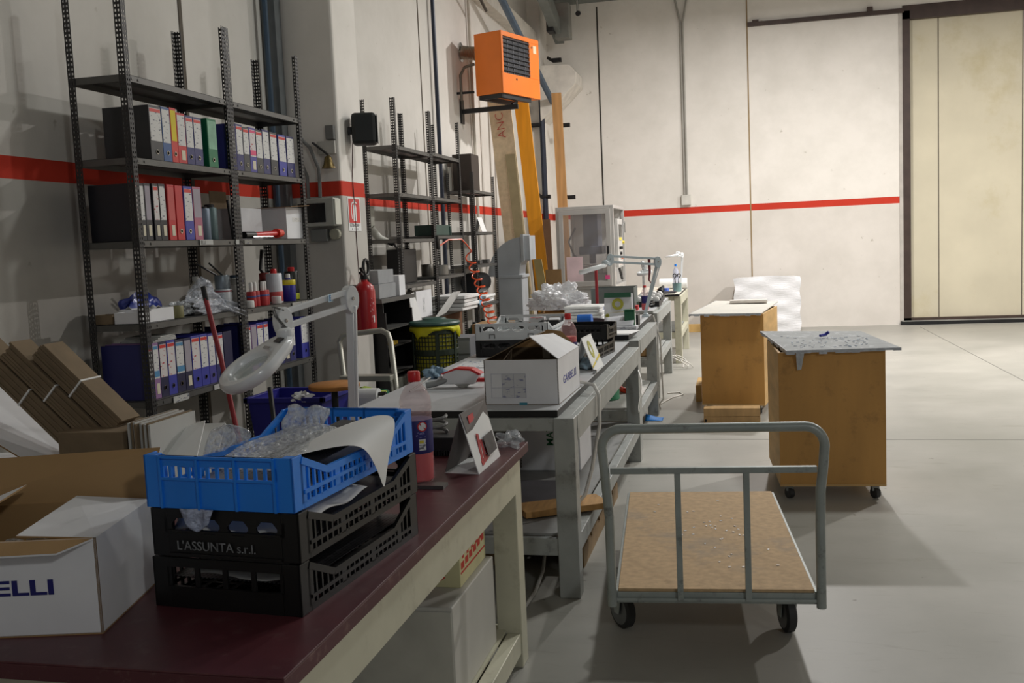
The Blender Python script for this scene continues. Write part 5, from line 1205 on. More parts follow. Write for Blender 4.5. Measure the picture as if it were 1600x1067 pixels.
# plastic-wrapped pallet load
WRAP = mat('milky_stretch_film',(238,238,240),.25,var=.06,scale=14,stretch=(1,1,8),bump=.5,bscale=14,coat=.4)
def wrapfn(u, v): return (-.15+1.08*u+.012*math.sin(17*v+5*u), 17.3+.012*math.sin(23*v)*math.cos(9*u), .02+v*(.93+.03*math.sin(3*u)))
w = MB().box((-.14,17.32,.0),(.92,18.2,.935)); 
w.sheet(wrapfn,24,30)
wsolo('wrapped_load', w, WRAP, 'white pallet load wrapped in stretch film, at the foot of the back wall', 'wrapped load', (.4,17.7,0), smooth=False, bevel=.03)

# ------------------------------------------------------------------ orange heater on the left wall
ORG = mat('orange_enamel',(240,124,30),.42,var=.05,scale=3)
ht = thing('heater','orange warm air heater on brackets high on the left wall','heater',(-2.96,12.75,3.655), math.radians(-19))
HW, HD, HH = .95, .42, .79     # along grille, away from the grille, height; grille faces +x in the local frame
g0, g1, gz0, gz1 = .04, .70, .26, .73
b = MB(); b.box((-HD,0,0),(-.02,HW,HH)); 
b.box((-.02,0,0),(0,HW,gz0)); b.box((-.02,0,gz1),(0,HW,HH)); b.box((-.02,0,gz0),(0,g0,gz1)); b.box((-.02,g1,gz0),(0,HW,gz1))
b.build('casing', ORG, ht, bevel=.004)
MB().box((-.022,g0,gz0),(-.016,g1,gz1)).build('grille_back', mat('dark_grille_void',(34,34,38),.6), ht)
for k in range(8):
    z = gz0+.03+k*.058
    q = MB(); q.quadboard([(-.012,g0,z+.018),(-.012,g1,z+.018),(.006,g1,z),(.006,g0,z)],.004); q.build('louvre', mat('grey_louvre',(104,106,112),.4,.5), ht)
q = MB()
for k in range(4): q.box((-.014,g0+.12+.14*k,gz0),(-.010,g0+.132+.14*k,gz1))
q.build('inner_vane', mat('grey_louvre',(104,106,112),.4,.5), ht)
MB().box((0,.80,.60),(.002,.88,.70)).build('rating_plate', mat('pale_plate',(226,214,180),.5), ht)
MB().box((0,.33,.19),(.003,.36,.215),0).build('badge', DARK, ht)
MB().lathe([(.0001,0),(.014,0),(.014,.004)],12,0,Matrix.Translation((.004,.76,.67)) @ Matrix.Rotation(PI/2,4,'Y')).build('knob', CHROME, ht)
b = MB(); b.box((-HD+.03,.03,-.055),(-HD+.08,HW-.05,0)); b.box((-.09,.03,-.055),(-.03,HW-.20,0)); b.box((-HD+.03,.02,-.055),(-.03,.06,0)); b.build('base_rail', mat('black_bracket_paint',(28,28,30),.5), ht)
q = thing('heater_bracket','black steel wall bracket carrying the orange heater','bracket',(XL+.004,13.12,3.50))
MB().box((0,-.07,-.16),(.02,.07,.16)).build('wall_plate', mat('black_bracket_paint',(28,28,30),.5), q)
MB().bar((.02,0,.0),(.78,.0,.015),.05,.06).build('arm', mat('black_bracket_paint',(28,28,30),.5), q)
MB().bar((.70,.0,.05),(.74,.12,.10),.03,.03).build('strut', mat('black_bracket_paint',(28,28,30),.5), q)
q = thing('flue_pipe','ribbed metal flue pipe joining the orange heater to the wall','flue',(XL+.003,13.22,4.30))
MB().lathe([(.13,0),(.13,.012),(.095,.016)],24,0,Matrix.Rotation(PI/2,4,'Y')).build('flange', CHROME, q, smooth=True)
b = MB(); prof = []
for i in range(20): prof += [(.084,.014+.022*i),(.092,.025+.022*i)]
b.lathe(prof,20,0,Matrix.Rotation(math.radians(100),4,'Y')); b.build('ribbed_tube', mat('dull_flue_metal',(168,160,146),.35,.9), q, smooth=True)
wsolo('pipe', MB().tube([(-3.58,12.95,3.62),(-3.58,12.95,3.95),(-3.52,12.95,4.05),(-3.38,12.95,4.08)],.02,8), mat('brown_pipe',(110,100,88),.4,.4), 'short bent brown pipe under the flue, left of the orange heater', 'pipe', (-3.58,12.95,3.7), smooth=True)
wsolo('pipe_clip', MB().bar((XL,12.95,3.72),(-3.40,12.95,3.72),.02,.03), DARK, 'small dark clip holding the bent brown pipe', 'clip', (-3.6,12.95,3.72))

# ------------------------------------------------------------------ planks leaning in the back corner
def plank(label, y, pts, t, m, lean=0, extra=None):
    """upright board: pts = (x left top, x right top, z top, x left foot, x right foot); leans back by lean at its top"""
    xl_, xr_, zt_, fl_, fr_ = pts
    o = wsolo('plank', MB().quadboard([(fl_,y,0),(fr_,y,0),(xr_,y+lean,zt_),(xl_,y+lean,zt_)],-t), m, label, 'plank', ((fl_+fr_)/2,y,0))
    return o
OSB = mat('pale_chipboard',(206,186,154),.8,var=.12,scale=14,dirt=(150,120,84),damt=.5)
pk = plank('tall pale chipboard plank with red scrawl, leftmost of those leaning behind the heater', 14.05, (-3.53,-3.20,4.05,-3.20,-2.90), .03, OSB, .05)
b = MB(); rnd = random.Random(3)
for i, tx in enumerate(('A','N','G')):
    pass
o = lettering('red_scrawl','ANC', .17, mat('red_marker',(176,40,44),.6), pk, (-.20,-.004,3.22),(-.12,0.012,1),(-1,.0,-.12), bold=-.003)
plank('dark brown edge-on plank left of the yellow one', 14.65, (-3.28,-3.20,4.1,-2.98,-2.92), .05, mat('dark_plank',(92,64,40),.7), .2)
plank('narrow olive-grey plank in front of the pale chipboard one', 13.9, (-3.27,-3.13,2.98,-3.02,-2.89), .025, mat('olive_grey_plank',(156,142,108),.8,var=.12), .15)
plank('long yellow plank leaning below the orange heater', 14.4, (-3.235,-3.025,4.0,-2.90,-2.69), .04, mat('yellow_shuttering',(226,152,28),.55,var=.1,scale=3,stretch=(6,2,.6)), .15)
plank('tan wooden plank standing at the right, beside the white corbel', 16.4, (-3.03,-2.87,4.16,-2.92,-2.76), .05, wood_mat('tan_pine',(182,136,84),.2,(10,2,.8),2), .2)
plank('dark board standing between the yellow and tan planks', 16.9, (-3.36,-3.22,2.1,-3.30,-3.16), .03, mat('dark_plank',(92,64,40),.7), .1)
plank('short olive board leaning in front of the foot of the yellow plank', 13.3, (-2.79,-2.68,1.48,-2.60,-2.45), .02, mat('olive_board',(166,146,96),.8,var=.12), .1)
plank('tan cardboard sheet standing left of the heap of bubble wrap', 13.5, (-2.66,-2.44,1.33,-2.66,-2.40), .01, KRAFT, .05)

# ------------------------------------------------------------------ grey duct elbow
DU = mat('galvanised_duct',(176,180,184),.5,.15,var=.1,scale=3)
q = thing('duct_elbow','large grey ventilation duct elbow standing beside the far shelving','duct',(-3.13,13.5,0))
b = MB(); b.box((-.17,-.15,0),(.17,.25,1.27)); b.box((-.19,-.17,1.24),(.19,.27,1.28)); b.build('duct_riser', DU, q, bevel=.003)
n = 12; outer = []; inner = []
cx, cz = .20, 1.265
for i in range(n+1):
    a = PI-PI/2*i/n
    outer.append((cx+.50*math.cos(a), cz+.53*math.sin(a))); inner.append((cx+.06*math.cos(a), cz+.20*math.sin(a)))
MB().prism(outer+inner[::-1], -.25, .15, 0, Matrix(((1,0,0,0),(0,0,-1,0),(0,1,0,0),(0,0,0,1)))).build('elbow', DU, q)
MB().box((.18,-.17,1.46),(.22,.27,1.83)).build('outlet_flange', mat('pale_flange',(186,190,192),.4,.5), q)
MB().box((.22,-.14,1.48),(.30,.24,1.81)).build('outlet', DU, q)

# ------------------------------------------------------------------ machine cabinet
AL = mat('alu_profile',(200,198,194),.4,.4,var=.04)
mc = thing('machine_cabinet','tall aluminium framed machine enclosure with a smoky plexiglass door, by the back wall','machine',(-2.21,14.3,0))
x = .42; d = 1.35; z0, z1 = 1.0, 2.2
b = MB()
for sx in (-x,x-.045):
    for yy in (0,d-.045): b.box((sx,yy,0),(sx+.045,yy+.045,z1))
for z in (z0,z1-.045):
    b.box((-x+.045,.001,z),(x-.045,.044,z+.045)); b.box((-x+.045,d-.044,z),(x-.045,d-.001,z+.045)); b.box((-x+.001,.045,z),(-x+.044,d-.045,z+.045)); b.box((x-.044,.045,z),(x-.001,d-.045,z+.045))
b.build('frame', AL, mc, bevel=.004)
b = MB(); b.box((-x+.045,-.02,z0+.05),(-x+.11,.0,z1-.05)); b.box((x-.11,-.02,z0+.05),(x-.045,0,z1-.05)); b.box((-x+.11,-.02,z1-.12),(x-.11,0,z1-.05)); b.box((-x+.11,-.02,z0+.05),(x-.11,0,z0+.12))
dd = b.build('door', AL, mc, bevel=.003)
SM = bpy.data.materials.new('smoky_plexiglass'); SM.use_nodes = True
_p = SM.node_tree.nodes['Principled BSDF']; _p.inputs['Base Color'].default_value = lin((150,146,146)); _p.inputs['Roughness'].default_value = .12; _p.inputs['Alpha'].default_value = .36
MB().box((-x+.10,-.014,z0+.11),(x-.10,-.008,z1-.11)).build('pane', SM, dd)
MB().box((x-.10,-.04,1.5),(x-.075,-.02,1.62)).build('handle', BLACK, dd, bevel=.004)
b = MB(); b.box((-x,.02,.05),(x,d-.02,z0)); b.build('base_panel', mat('pale_machine_panel',(196,194,190),.5), mc)
MB().box((-x+.045,.02,z1-.03),(x-.045,d-.02,z1-.01)).build('top_panel', mat('pale_machine_panel',(196,194,190),.5), mc)
MB().box((-x+.01,d-.03,z0),(x-.01,d-.015,z1)).build('back_panel', mat('grey_machine_back',(206,204,200),.6), mc)
b = MB(); b.box((-.08,.35,1.55),(.14,.8,2.1)); b.box((-.14,.30,1.50),(.20,.75,1.62)); b.lathe([(.05,0),(.05,.2)],16,0,Matrix.Translation((.03,.5,1.36))); b.build('machine_head', mat('blue_grey_machine',(104,114,136),.4,.1), mc, bevel=.01)
b = MB(); b.box((-.30,.2,z0+.045),(.32,1.0,1.22)); b.box((-.22,.25,1.22),(.22,.9,1.34)); b.build('machine_bed', mat('pale_machine_bed',(176,170,164),.5), mc, bevel=.01)
MB().tube([(-.2,.4,1.9),(-.3,.35,1.7),(-.22,.3,1.5),(-.1,.3,1.4)],.015,8).build('machine_hose', CABLEG, mc, smooth=True)
MB().box((x-.14,-.0225,z0+.14),(x-.075,-.0205,z0+.2)).build('pink_label', mat('pink_label',(226,80,140),.5), mc)
MB().box((-x+.14,-.0165,z0+.12),(-x+.38,-.0145,z0+.48)).build('pink_sheet', mat('pale_pink_sheet',(222,196,200),.7), mc)
b = MB(); b.box((x,.08,1.30),(x+.05,.62,2.0)); cp = b.build('control_panel', mat('pale_machine_panel',(196,194,190),.5), mc, bevel=.005)
MB().box((x+.05,.18,1.74),(x+.056,.52,1.92)).build('display', mat('dark_display',(60,62,58),.3), cp)
MB().box((x+.05,.2,1.69),(x+.056,.5,1.73)).build('yellow_strip', mat('hazard_yellow',(226,206,70),.5), cp)
for k, (yy, zz, m_) in enumerate(((.2,1.58,BLACK),(.36,1.58,BLACK),(.28,1.5,BLACK),(.42,1.44,mat('orange_knob',(236,120,40),.4)),(.60,1.66,mat('hazard_yellow',(226,206,70),.5)))):
    MB().lathe([(.022,0),(.022,.03),(.0001,.032)],12,0,Matrix.Translation((x+.05,yy,zz)) @ Matrix.Rotation(PI/2,4,'Y')).build('control_knob', m_, cp)
MB().box((x+.05,.2,1.33),(x+.055,.55,1.4)).build('warning_label', scribble_mat('warning_print',(226,220,214),(200,80,70),(20,30,60),.6), cp)
MB().tube([(x+.05,.5,1.88),(x+.09,.6,1.96),(x+.09,.62,1.8)],.008,6).build('control_cable', CABLEG, cp)
b = MB()
for i in range(4): b.tube([(x+.01,.35+.06*i,1.28),(x+.04,.40+.06*i,1.12),(x+.02,.5+.04*i,1.2)],.008,6)
b.build('side_wiring', BLACK, mc)

# ------------------------------------------------------------------ carton heaped with bubble wrap
t = open_box('carton','brown carton heaped with bubble wrap between the benches and the far planks',(-1.85,10.25,0),(.46,.42,.98),mo=mat('warm_cardboard',(176,134,78),.85,var=.1))
CLOUD = film_mat('white_bubble_heap',(248,248,250),1.0,.3,.35,26)
solo('bubble_wrap', froth(0,(.29,.17,.19),14,110,70,.6), CLOUD, 'big heap of bubble wrap bulging out of the brown carton', 'bubble wrap', (-1.88,10.25,1.0), smooth=True)
solo('plastic_bag', froth(0,(.12,.12,.085),17,60,40,.6), film_mat('bluish_bag',(190,200,235),.6,.15,1.0,22), 'bluish clear plastic bag right of the big bubble wrap heap', 'plastic bag', (-1.47,9.84,.945), smooth=True)
# ------------------------------------------------------------------ on and around the concrete pillar
RED = mat('extinguisher_red',(176,26,32),.35,var=.04,coat=.3)
q = thing('fire_extinguisher','red fire extinguisher hanging on the concrete pillar above the step ladder','extinguisher',(-2.985,7.575,1.03))
MB().lathe([(.06,0),(.082,.008),(.085,.03),(.085,.34),(.075,.385),(.045,.415),(.028,.425),(.028,.45)],28).build('cylinder', RED, q, smooth=True)
b = MB(); b.lathe([(.03,.44),(.03,.475),(.018,.48)],16); b.bar((0,0,.47),(.02,-.13,.50),.022,.016); b.bar((0,0,.48),(.02,-.11,.535),.022,.012); b.build('valve', mat('dark_valve',(40,40,42),.4,.5), q)
MB().tube([(.0,.02,.47)]+[(.01,.03+.055*math.sin(a),.535-.065*math.cos(a)) for a in [i*.5 for i in range(1,12)]]+[(.03,.05,.40),(.05,.07,.30)],.014,8).build('hose', BLACK, q, smooth=True)
R_e = .0856
b = MB(); b.sheet(lambda u,v:(R_e*math.cos(-.75+.5*u),R_e*math.sin(-.75+.5*u),.09+.20*v),6,1); b.build('label', scribble_mat('extinguisher_print',(170,34,38),(220,190,190),(60,60,90),.60), q, smooth=True)
b = MB(); b.sheet(lambda u,v:((R_e+.0004)*math.cos(-.42+.16*u),(R_e+.0004)*math.sin(-.42+.16*u),.10+.05*v),4,1); b.build('tag', PAPER, q, smooth=True)
MB().box((-.115,-.03,.30),(-.08,.03,.40)).build('hanger', BLACK, q)
sg = thing('extinguisher_sign','red and white sign reading ESTINTORE on the pillar, with a white extinguisher symbol','sign',(-3.0985,7.60,1.865))
MB().box((0,0,0),(.003,.265,.275)).build('plate', PAPER, sg)
MB().box((.003,.014,.068),(.0036,.251,.264)).build('red_field', mat('sign_red',(208,44,40),.5), sg)
W_s = mat('sign_white',(232,232,230),.5)
b = MB(); Mx = Matrix(((0,0,1,.0036),(1,0,0,0),(0,1,0,0),(0,0,0,1)))
b.prism([(.105,.082),(.175,.082),(.175,.195),(.16,.215),(.12,.215),(.105,.195)],0,.0006,0,Mx)
b.prism([(.13,.215),(.15,.215),(.15,.232),(.195,.224),(.195,.232),(.15,.245),(.165,.256),(.12,.256),(.13,.24)],0,.0006,0,Mx)
pts = [(.13,.236),(.09,.23),(.072,.20),(.068,.15),(.078,.10)]
for a,c in zip(pts,pts[1:]): b.bar((.0039,a[0],a[1]),(.0039,c[0],c[1]),.012,.0006,0,(1,0,0))
b.build('symbol', W_s, sg)
lettering('sign_word','ESTINTORE',.040,mat('sign_grey_ink',(90,90,92),.6),sg,(.0032,.02,.034),(0,1,0),(0,0,1),bold=.0004)
lettering('sign_number','N.',.026,mat('sign_grey_ink',(90,90,92),.6),sg,(.0032,.06,.008),(0,1,0),(0,0,1))
MB().box((.003,.11,.008),(.0036,.21,.026)).build('number_box', mat('sign_box',(206,206,206),.6), sg)
# loudspeaker
lsb = mat('black_speaker_shell',(34,36,36),.55)
q = thing('loudspeaker','black rounded loudspeaker on the pillar above the extinguisher sign','loudspeaker',(-2.97,7.74,2.555), math.radians(18))
MB().box((-.10,-.085,0),(.10,.085,.255)).build('speaker_body', lsb, q, bevel=.03)
MB().box((.10,-.07,.015),(.106,.07,.24)).build('grille', mat('speaker_grille',(26,27,27),.8), q, bevel=.003)
MB().box((-.06,-.02,.09),(-.13,.02,.15)).build('mount', BLACK, q)
MB().box((.106,-.012,.03),(.108,.012,.04)).build('badge', CHROME, q)
MB().tube([(-.10,0,.03),(-.12,.03,-.2),(-.118,.04,-.6),(-.118,.06,-1.25)],.004,6).build('speaker_cable', mat('dark_red_wire',(80,44,40),.6), q)
# electric panel on the near face of the pillar
q = thing('electric_panel','grey electric panel with dark window on the pillar, right of the binder shelves','electric panel',(-3.26,7.49,1.91))
MB().box((-.17,-.13,0),(.14,.0,.22)).build('panel_body', mat('panel_grey',(170,172,164),.5), q, bevel=.006)
MB().box((-.16,-.135,.03),(.07,-.13,.18)).build('window', mat('smoked_window',(30,32,34),.2), q)
MB().box((.142,-.12,.01),(.152,-.01,.21)).build('cover_edge', mat('panel_pale',(206,206,194),.5), q)
MB().tube([(-.10,-.05,.22),(-.10,-.05,.40),(-.16,-.05,.55)],.015,8).build('conduit', CABLEG, q, smooth=True)
MB().tube([(.0,-.05,.22),(.005,-.05,.45),(-.06,-.05,.62),(-.15,-.05,.72)],.015,8).build('conduit', CABLEG, q, smooth=True)
wsolo('socket_box', MB().box((-3.36,7.43,1.79),(-3.22,7.495,1.89)), mat('socket_grey',(120,122,120),.5), 'small grey socket box under the electric panel', 'socket', (-3.29,7.46,1.79), bevel=.006)
wsolo('switch_box', MB().lathe([(.045,0),(.045,.04),(.038,.045)],16,0,Matrix.Translation((-3.165,7.495,1.845)) @ Matrix.Rotation(PI/2,4,'X')), mat('pale_switch',(170,168,150),.5), 'round pale switch below the electric panel', 'switch', (-3.165,7.47,1.845))
wsolo('switch_box', MB().box((-3.19,7.45,2.59),(-3.12,7.497,2.70)), mat('grey_switch',(112,112,110),.5), 'grey rectangular box on the pillar above the brass bell', 'box', (-3.15,7.47,2.59), bevel=.004)
q = thing('bell','brass bell on a white wall bracket at the pillar','bell',(-3.155,7.40,2.36))
MB().lathe([(.056,0),(.052,.008),(.040,.03),(.033,.06),(.03,.08),(.018,.095),(.006,.10)],24).build('brass_bell', mat('brass',(112,96,62),.42,.9,var=.25), q, smooth=True)
b = MB(); b.box((-.12,.07,.12),(.03,.095,.22)); b.build('bracket_plate', mat('bell_bracket_white',(196,194,186),.5), q)
b = MB(); b.bar((-.14,.04,.21),(.0,0,.105),.02,.012); b.build('bracket_arm', BLACK, q)
# socket with plug on the wall beyond the pillar
q = thing('wall_socket','pale wall socket with a plugged grey cable, just beyond the pillar','socket',(XL+.002,9.35,1.80))
MB().box((0,-.08,.1),(.08,.08,.34)).build('socket_body', mat('pale_socket',(196,196,186),.5), q, bevel=.02)
MB().tube([(.06,.0,.12),(.12,.05,.02),(.2,.08,-.02)],[.045,.04,.03],12).build('plug', mat('pale_socket',(196,196,186),.5), q, smooth=True)
MB().tube([(.2,.08,-.02),(.25,.10,-.04)],.03,10).build('plug_grip', BLACK, q, smooth=True)
MB().tube([(.25,.10,-.04),(.31,.08,-.12),(.35,-.05,-.35),(.36,-.08,-.50)],.012,8).build('plug_cable', CABLEG, q, smooth=True)

# ------------------------------------------------------------------ between pillar and benches
LAD = mat('pale_ladder_aluminium',(186,184,172),.4,.5,var=.06)
q = thing('step_ladder','folded aluminium step ladder leaning at the foot of the pillar','step ladder',(-2.7,6.9,0))
def W2(p): return (p[0]+2.7, p[1]-6.9, p[2])
MB().tube([W2(p) for p in ((-2.68,6.45,0),(-2.98,7.0,.96),(-2.995,7.02,1.02),(-2.97,7.03,1.065),(-2.90,7.04,1.078),(-2.66,7.04,1.10),(-2.605,7.03,1.075),(-2.575,7.0,1.01),(-2.30,6.45,0))],.021,10).build('rail_frame', LAD, q, smooth=True)
for z in (.77,.50,.24):
    k = z/1.0; yy = 6.45+.55*k; xa = -2.68-.30*k; xb = -2.30-.275*k
    MB().box(W2((xa+.0,yy-.10,z-.02)),W2((xb,yy+.02,z+.02))).build('step', LAD, q, bevel=.004)
q = thing('paper_roll','white paper roll with a hanging sheet on a stand before the step ladder','paper roll',(-2.42,6.0,0))
MB().lathe([(.02,-.11),(.055,-.11),(.055,.11),(.02,.11)],20,0,Matrix.Translation((0,0,.76)) @ Matrix.Rotation(PI/2,4,'Y')).build('roll', PAPER, q, smooth=True)
MB().lathe([(.0001,-.115),(.02,-.115)],14,0,Matrix.Translation((0,0,.76)) @ Matrix.Rotation(PI/2,4,'Y')).build('core', DARK, q)
MB().sheet(lambda u,v:(-.10+.2*u,-.056+.01*math.sin(5*v),.76-.26*v),4,8).build('hanging_sheet', PAPER, q, thick=.002)
MB().tube([(-.14,0,0),(-.14,0,.76),(.16,0,.78)],.014,8).build('stand', mat('dark_stand',(60,60,60),.5,.4), q)
solo('blue_cloth', blob(0,(.06,.05,.035),41,.5), mat('pale_blue_cloth',(130,156,176),.7), 'crumpled pale blue cloth at the left edge of the grey bench, by the roll', 'cloth', (-1.96+.12,5.75,B2Z), smooth=True)
q = thing('stool','round wooden stool on a dark post between the shelves and benches','stool',(-2.353,5.4,0))
MB().lathe([(.01,.905),(.145,.905),(.15,.915),(.15,.928),(.142,.935),(.01,.935)],32).build('seat', wood_mat('stool_wood',(176,118,58),.12,(8,2,2)), q, smooth=True)
MB().tube([(0,0,.06),(0,0,.905)],.02,12).build('post', BLACK, q, smooth=True)
for k in range(4):
    a = k*PI/2+.4; MB().tube([(0,0,.5),(.20*math.cos(a),.20*math.sin(a),0)],.012,8).build('leg', CHROME, q, smooth=True)
q = thing('storage_bin','violet-blue plastic storage bin left of the wooden stool','bin',(-2.73,5.72,0))
def taper(x0,y0,x1,y1,z0,z1,t=.006):
    b = MB(); lo = [(-x0,-y0),(x0,-y0),(x0,y0),(-x0,y0)]; hi = [(-x1,-y1),(x1,-y1),(x1,y1),(-x1,y1)]
    vo = [(x,y,z0) for x,y in lo]+[(x,y,z1) for x,y in hi]
    vi = [(x*.965,y*.965,z0+t) for x,y in lo]+[(x*.965,y*.965,z1) for x,y in hi]
    b.add(vo+vi,[(3,2,1,0),(0,1,5,4),(1,2,6,5),(2,3,7,6),(3,0,4,7),(8,9,10,11),(9,8,12,13),(10,9,13,14),(11,10,14,15),(8,11,15,12),(4,5,13,12),(5,6,14,13),(6,7,15,14),(7,4,12,15)])
    return b
VB = mat('violet_blue_plastic',(38,36,132),.4,var=.06)
taper(.17,.15,.245,.21,.0,.83).build('bin_body', VB, q)
b = MB(); 
for a,c in (((-.265,-.23),(.265,-.205)),((-.265,.205),(.265,.23)),((-.265,-.23),(-.235,.23)),((.235,-.23),(.265,.23))): b.box((a[0],a[1],.805),(c[0],c[1],.835))
b.build('rim', VB, q, bevel=.003)
solo('crumpled_paper', blob(0,(.055,.035,.03),51,.6,20,14), PAPER, 'crumpled white paper lying over the rim of the violet-blue bin', 'paper', (-2.62,5.52,.81), .4, smooth=True)
q = thing('waste_bin','green round waste bin with yellow-green rubbish behind the wooden stool','bin',(-2.52,6.25,0))
MB().lathe([(.13,0),(.17,.72),(.18,.73),(.18,.75),(.165,.75),(.125,.01)],28).build('bin_body', mat('green_bin_plastic',(26,116,84),.45,var=.06), q, smooth=True)
b = blob(0,(.13,.13,.04),61,.5,24,16); o = b.build('rubbish', mat('lime_rubbish',(150,168,60),.6,var=.4,scale=30), q, smooth=True); o.location = (0,0,.70)
wsolo('stick', MB().tube([(-2.356,4.6,1.03),(-2.29,4.5,.78),(-2.08,4.2,0)],.013,8), BLACK, 'black thin stick leaning below the magnifier lamp ring', 'stick', (-2.08,4.2,0), smooth=True)
q = thing('stick','dark red broom stick with black tip leaning in front of the near binder shelving','stick',(-2.12,4.12,0))
def W3(p): return (p[0]+2.12, p[1]-4.12, p[2])
MB().tube([W3(p) for p in ((-2.12,4.12,0),(-2.379,4.3,.797),(-2.504,4.4,1.207),(-2.585,4.44,1.50))],.0125,10).build('shaft', mat('dark_red_pole',(150,32,40),.4), q, smooth=True)
MB().tube([W3(p) for p in ((-2.583,4.44,1.49),(-2.60,4.45,1.56))],.014,10).build('tip', BLACK, q)
# ------------------------------------------------------------------ cardboard at the far left
tb = thing('table','low dark table carrying the cardboard bundles behind the open white carton','table',(-2.80,3.35,0))
MB().box((-.78,-.60,.80),(.58,.55,.835)).build('table_top', mat('dark_table_top',(90,84,76),.6), tb)
for sx in (-.74,.50):
    for sy_ in (-.56,.47): MB().box((sx,sy_,0),(sx+.06,sy_+.06,.80)).build('leg', BLACKSTEEL, tb)
d2 = Vector((-.728,0,.685)); n2 = Vector((.685,0,.728))
LAY = mat('cardboard_layers',(134,116,92),.9,var=.22,scale=5,stretch=(3,3,60),dirt=(96,80,62),damt=.4)
def pack(label, start, L, T, y0, dep):
    t = thing('cardboard_bundle', label, 'cardboard', start, 0, 'strapped cardboard bundles')
    # local frame: x along d2, z along n2
    M = Matrix(((d2.x,0,n2.x,0),(d2.y,1,n2.y,0),(d2.z,0,n2.z,0),(0,0,0,1)))
    b = MB(); n = 7; rnd = random.Random(int(L*1000))
    for i in range(n): e = rnd.uniform(-.006,.006); b.box((e,rnd.uniform(0,.006),-T+T*i/n),(L+e,dep,-T+T*(i+.86)/n),0,M)
    b.build('flattened_boxes', KRAFTD, t)
    MB().box((L*.5,-.003,-T-.002),(L*.5+.007,dep+.003,.002),0,M).build('strap', PAPER, t)
    return t
pack('topmost right strapped bundle of flattened brown boxes, leaning at the left wall', (-2.383,3.4,1.085), .45, .085, 0, .12)
pack('middle strapped bundle of flattened brown boxes, leaning at the left wall', (-2.475,3.4,1.043), .52, .085, 0, .12)
pack('lowest left strapped bundle of flattened brown boxes, leaning at the left wall', (-2.567,3.4,1.0), .60, .085, 0, .12)
wsolo('carton', MB().board((-3.25,3.28,1.33-.10),(.62,0,-.34),(0,.45,0),.006,0,1).box((-3.3,3.25,.837),(-2.66,3.75,.875)), [WHITEP, KRAFT], 'white flat carton under the strapped bundles at the far left', 'box', (-2.95,3.4,.837))
b = MB(); rnd = random.Random(5)
for i in range(9): b.box((-2.30+.012*i,3.30+rnd.uniform(0,.02),.837),(-2.291+.012*i,3.62,1.085+rnd.uniform(-.006,.004)), i % 2)
wsolo('cardboard_stack', b, [PAPERDIM, KRAFTD], 'pack of upright white and brown sheets at the right end of the cardboard', 'cardboard', (-2.25,3.45,.837))
wsolo('cardboard_stack', MB().box((-2.60,3.30,.837),(-2.315,3.62,1.055)), [KRAFTD], 'short brown pack below the strapped bundles', 'cardboard', (-2.45,3.45,.837), bevel=.004)
wsolo('paper_board', MB().quadboard([(-2.215,3.22,.845),(-1.99,3.2,.855),(-2.11,3.55,1.055),(-2.26,3.55,1.01)],.004), PAPER, 'front white board leaning right of the cardboard packs', 'board', (-2.1,3.3,.837))
wsolo('paper_board', MB().quadboard([(-2.18,3.30,.845),(-1.95,3.28,.855),(-2.05,3.60,1.035),(-2.2,3.6,1.03)],.004), PAPER, 'rear white board leaning right of the cardboard packs', 'board', (-2.1,3.4,.837))

# ------------------------------------------------------------------ near the middle shelving
q = thing('shelf_cabinet','black open cabinet with shelves behind the fire extinguisher, right of the pillar','cabinet',(-3.22,8.06,0))
b = MB(); b.box((-.25,0,0),(.22,.02,1.16)); b.box((-.25,.70,0),(.22,.72,1.16)); b.box((-.25,0,0),(-.23,.72,1.16)); b.build('carcass', BLACK, q)
for z in (.10,.40,.62,.86,1.02): MB().box((-.25,.02,z-.012),(.225,.70,z)).build('shelf', SHELF, q)
MB().box((-.27,-.12,1.25),(.24,.76,1.285)).build('top_board', SHELF, q)
for yy in (0,.70): MB().box((-.25,yy,1.16),(.2,yy+.02,1.25)).build('riser', BLACK, q)
wsolo('yellow_tool', MB().cbox((-3.05,8.30,.88),(.08,.14,.03)), mat('yellow_blue_tool',(196,160,50),.5,var=.5,scale=30), 'small yellow tool on a shelf of the black cabinet', 'tool', (-3.05,8.3,.862))
wsolo('clear_box', MB().box((-3.12,8.12,.402),(-3.0,8.6,.56)), mat('milky_clear_box',(150,150,140),.3,var=.3,scale=20), 'milky plastic box low in the black cabinet', 'box', (-3.06,8.35,.402), bevel=.008)
wsolo('carton', MB().box((-3.42,8.0,1.287),(-3.02,8.42,1.41)), mat('grey_carton',(150,152,154),.7), 'lower grey carton on the black cabinet top', 'box', (-3.2,8.2,1.287), bevel=.003)
wsolo('carton', MB().box((-3.42,8.02,1.412),(-3.03,8.40,1.53)), mat('grey_carton',(150,152,154),.7), 'upper grey carton on the black cabinet top', 'box', (-3.2,8.2,1.412), bevel=.003)
wsolo('carton', MB().box((-3.42,8.46,1.287),(-3.0,8.62,1.47)), WHITEP, 'white narrow carton beside the grey cartons on the black cabinet', 'box', (-3.2,8.54,1.287), bevel=.003)
wsolo('black_case', MB().box((-3.46,9.42,1.357),(-3.28,9.82,1.70)), BLACK, 'tall black case on the fourth shelf of the middle shelving', 'case', (-3.4,9.3,1.357), bevel=.006)
wsolo('metal_box', MB().box((-3.4,10.16,1.832),(-3.17,10.72,1.945)).box((-3.17,10.70,1.832),(-3.16,10.74,1.93)), mat('dark_green_box',(44,72,64),.5), 'dark green metal box on the middle shelving', 'box', (-3.28,10.4,1.832), bevel=.004)
can('pot','dull metal pot on the middle shelving, below the green box','pot',(-3.28,10.6,1.397),.10,.11,mat('dull_pot_metal',(130,128,122),.4,.6))
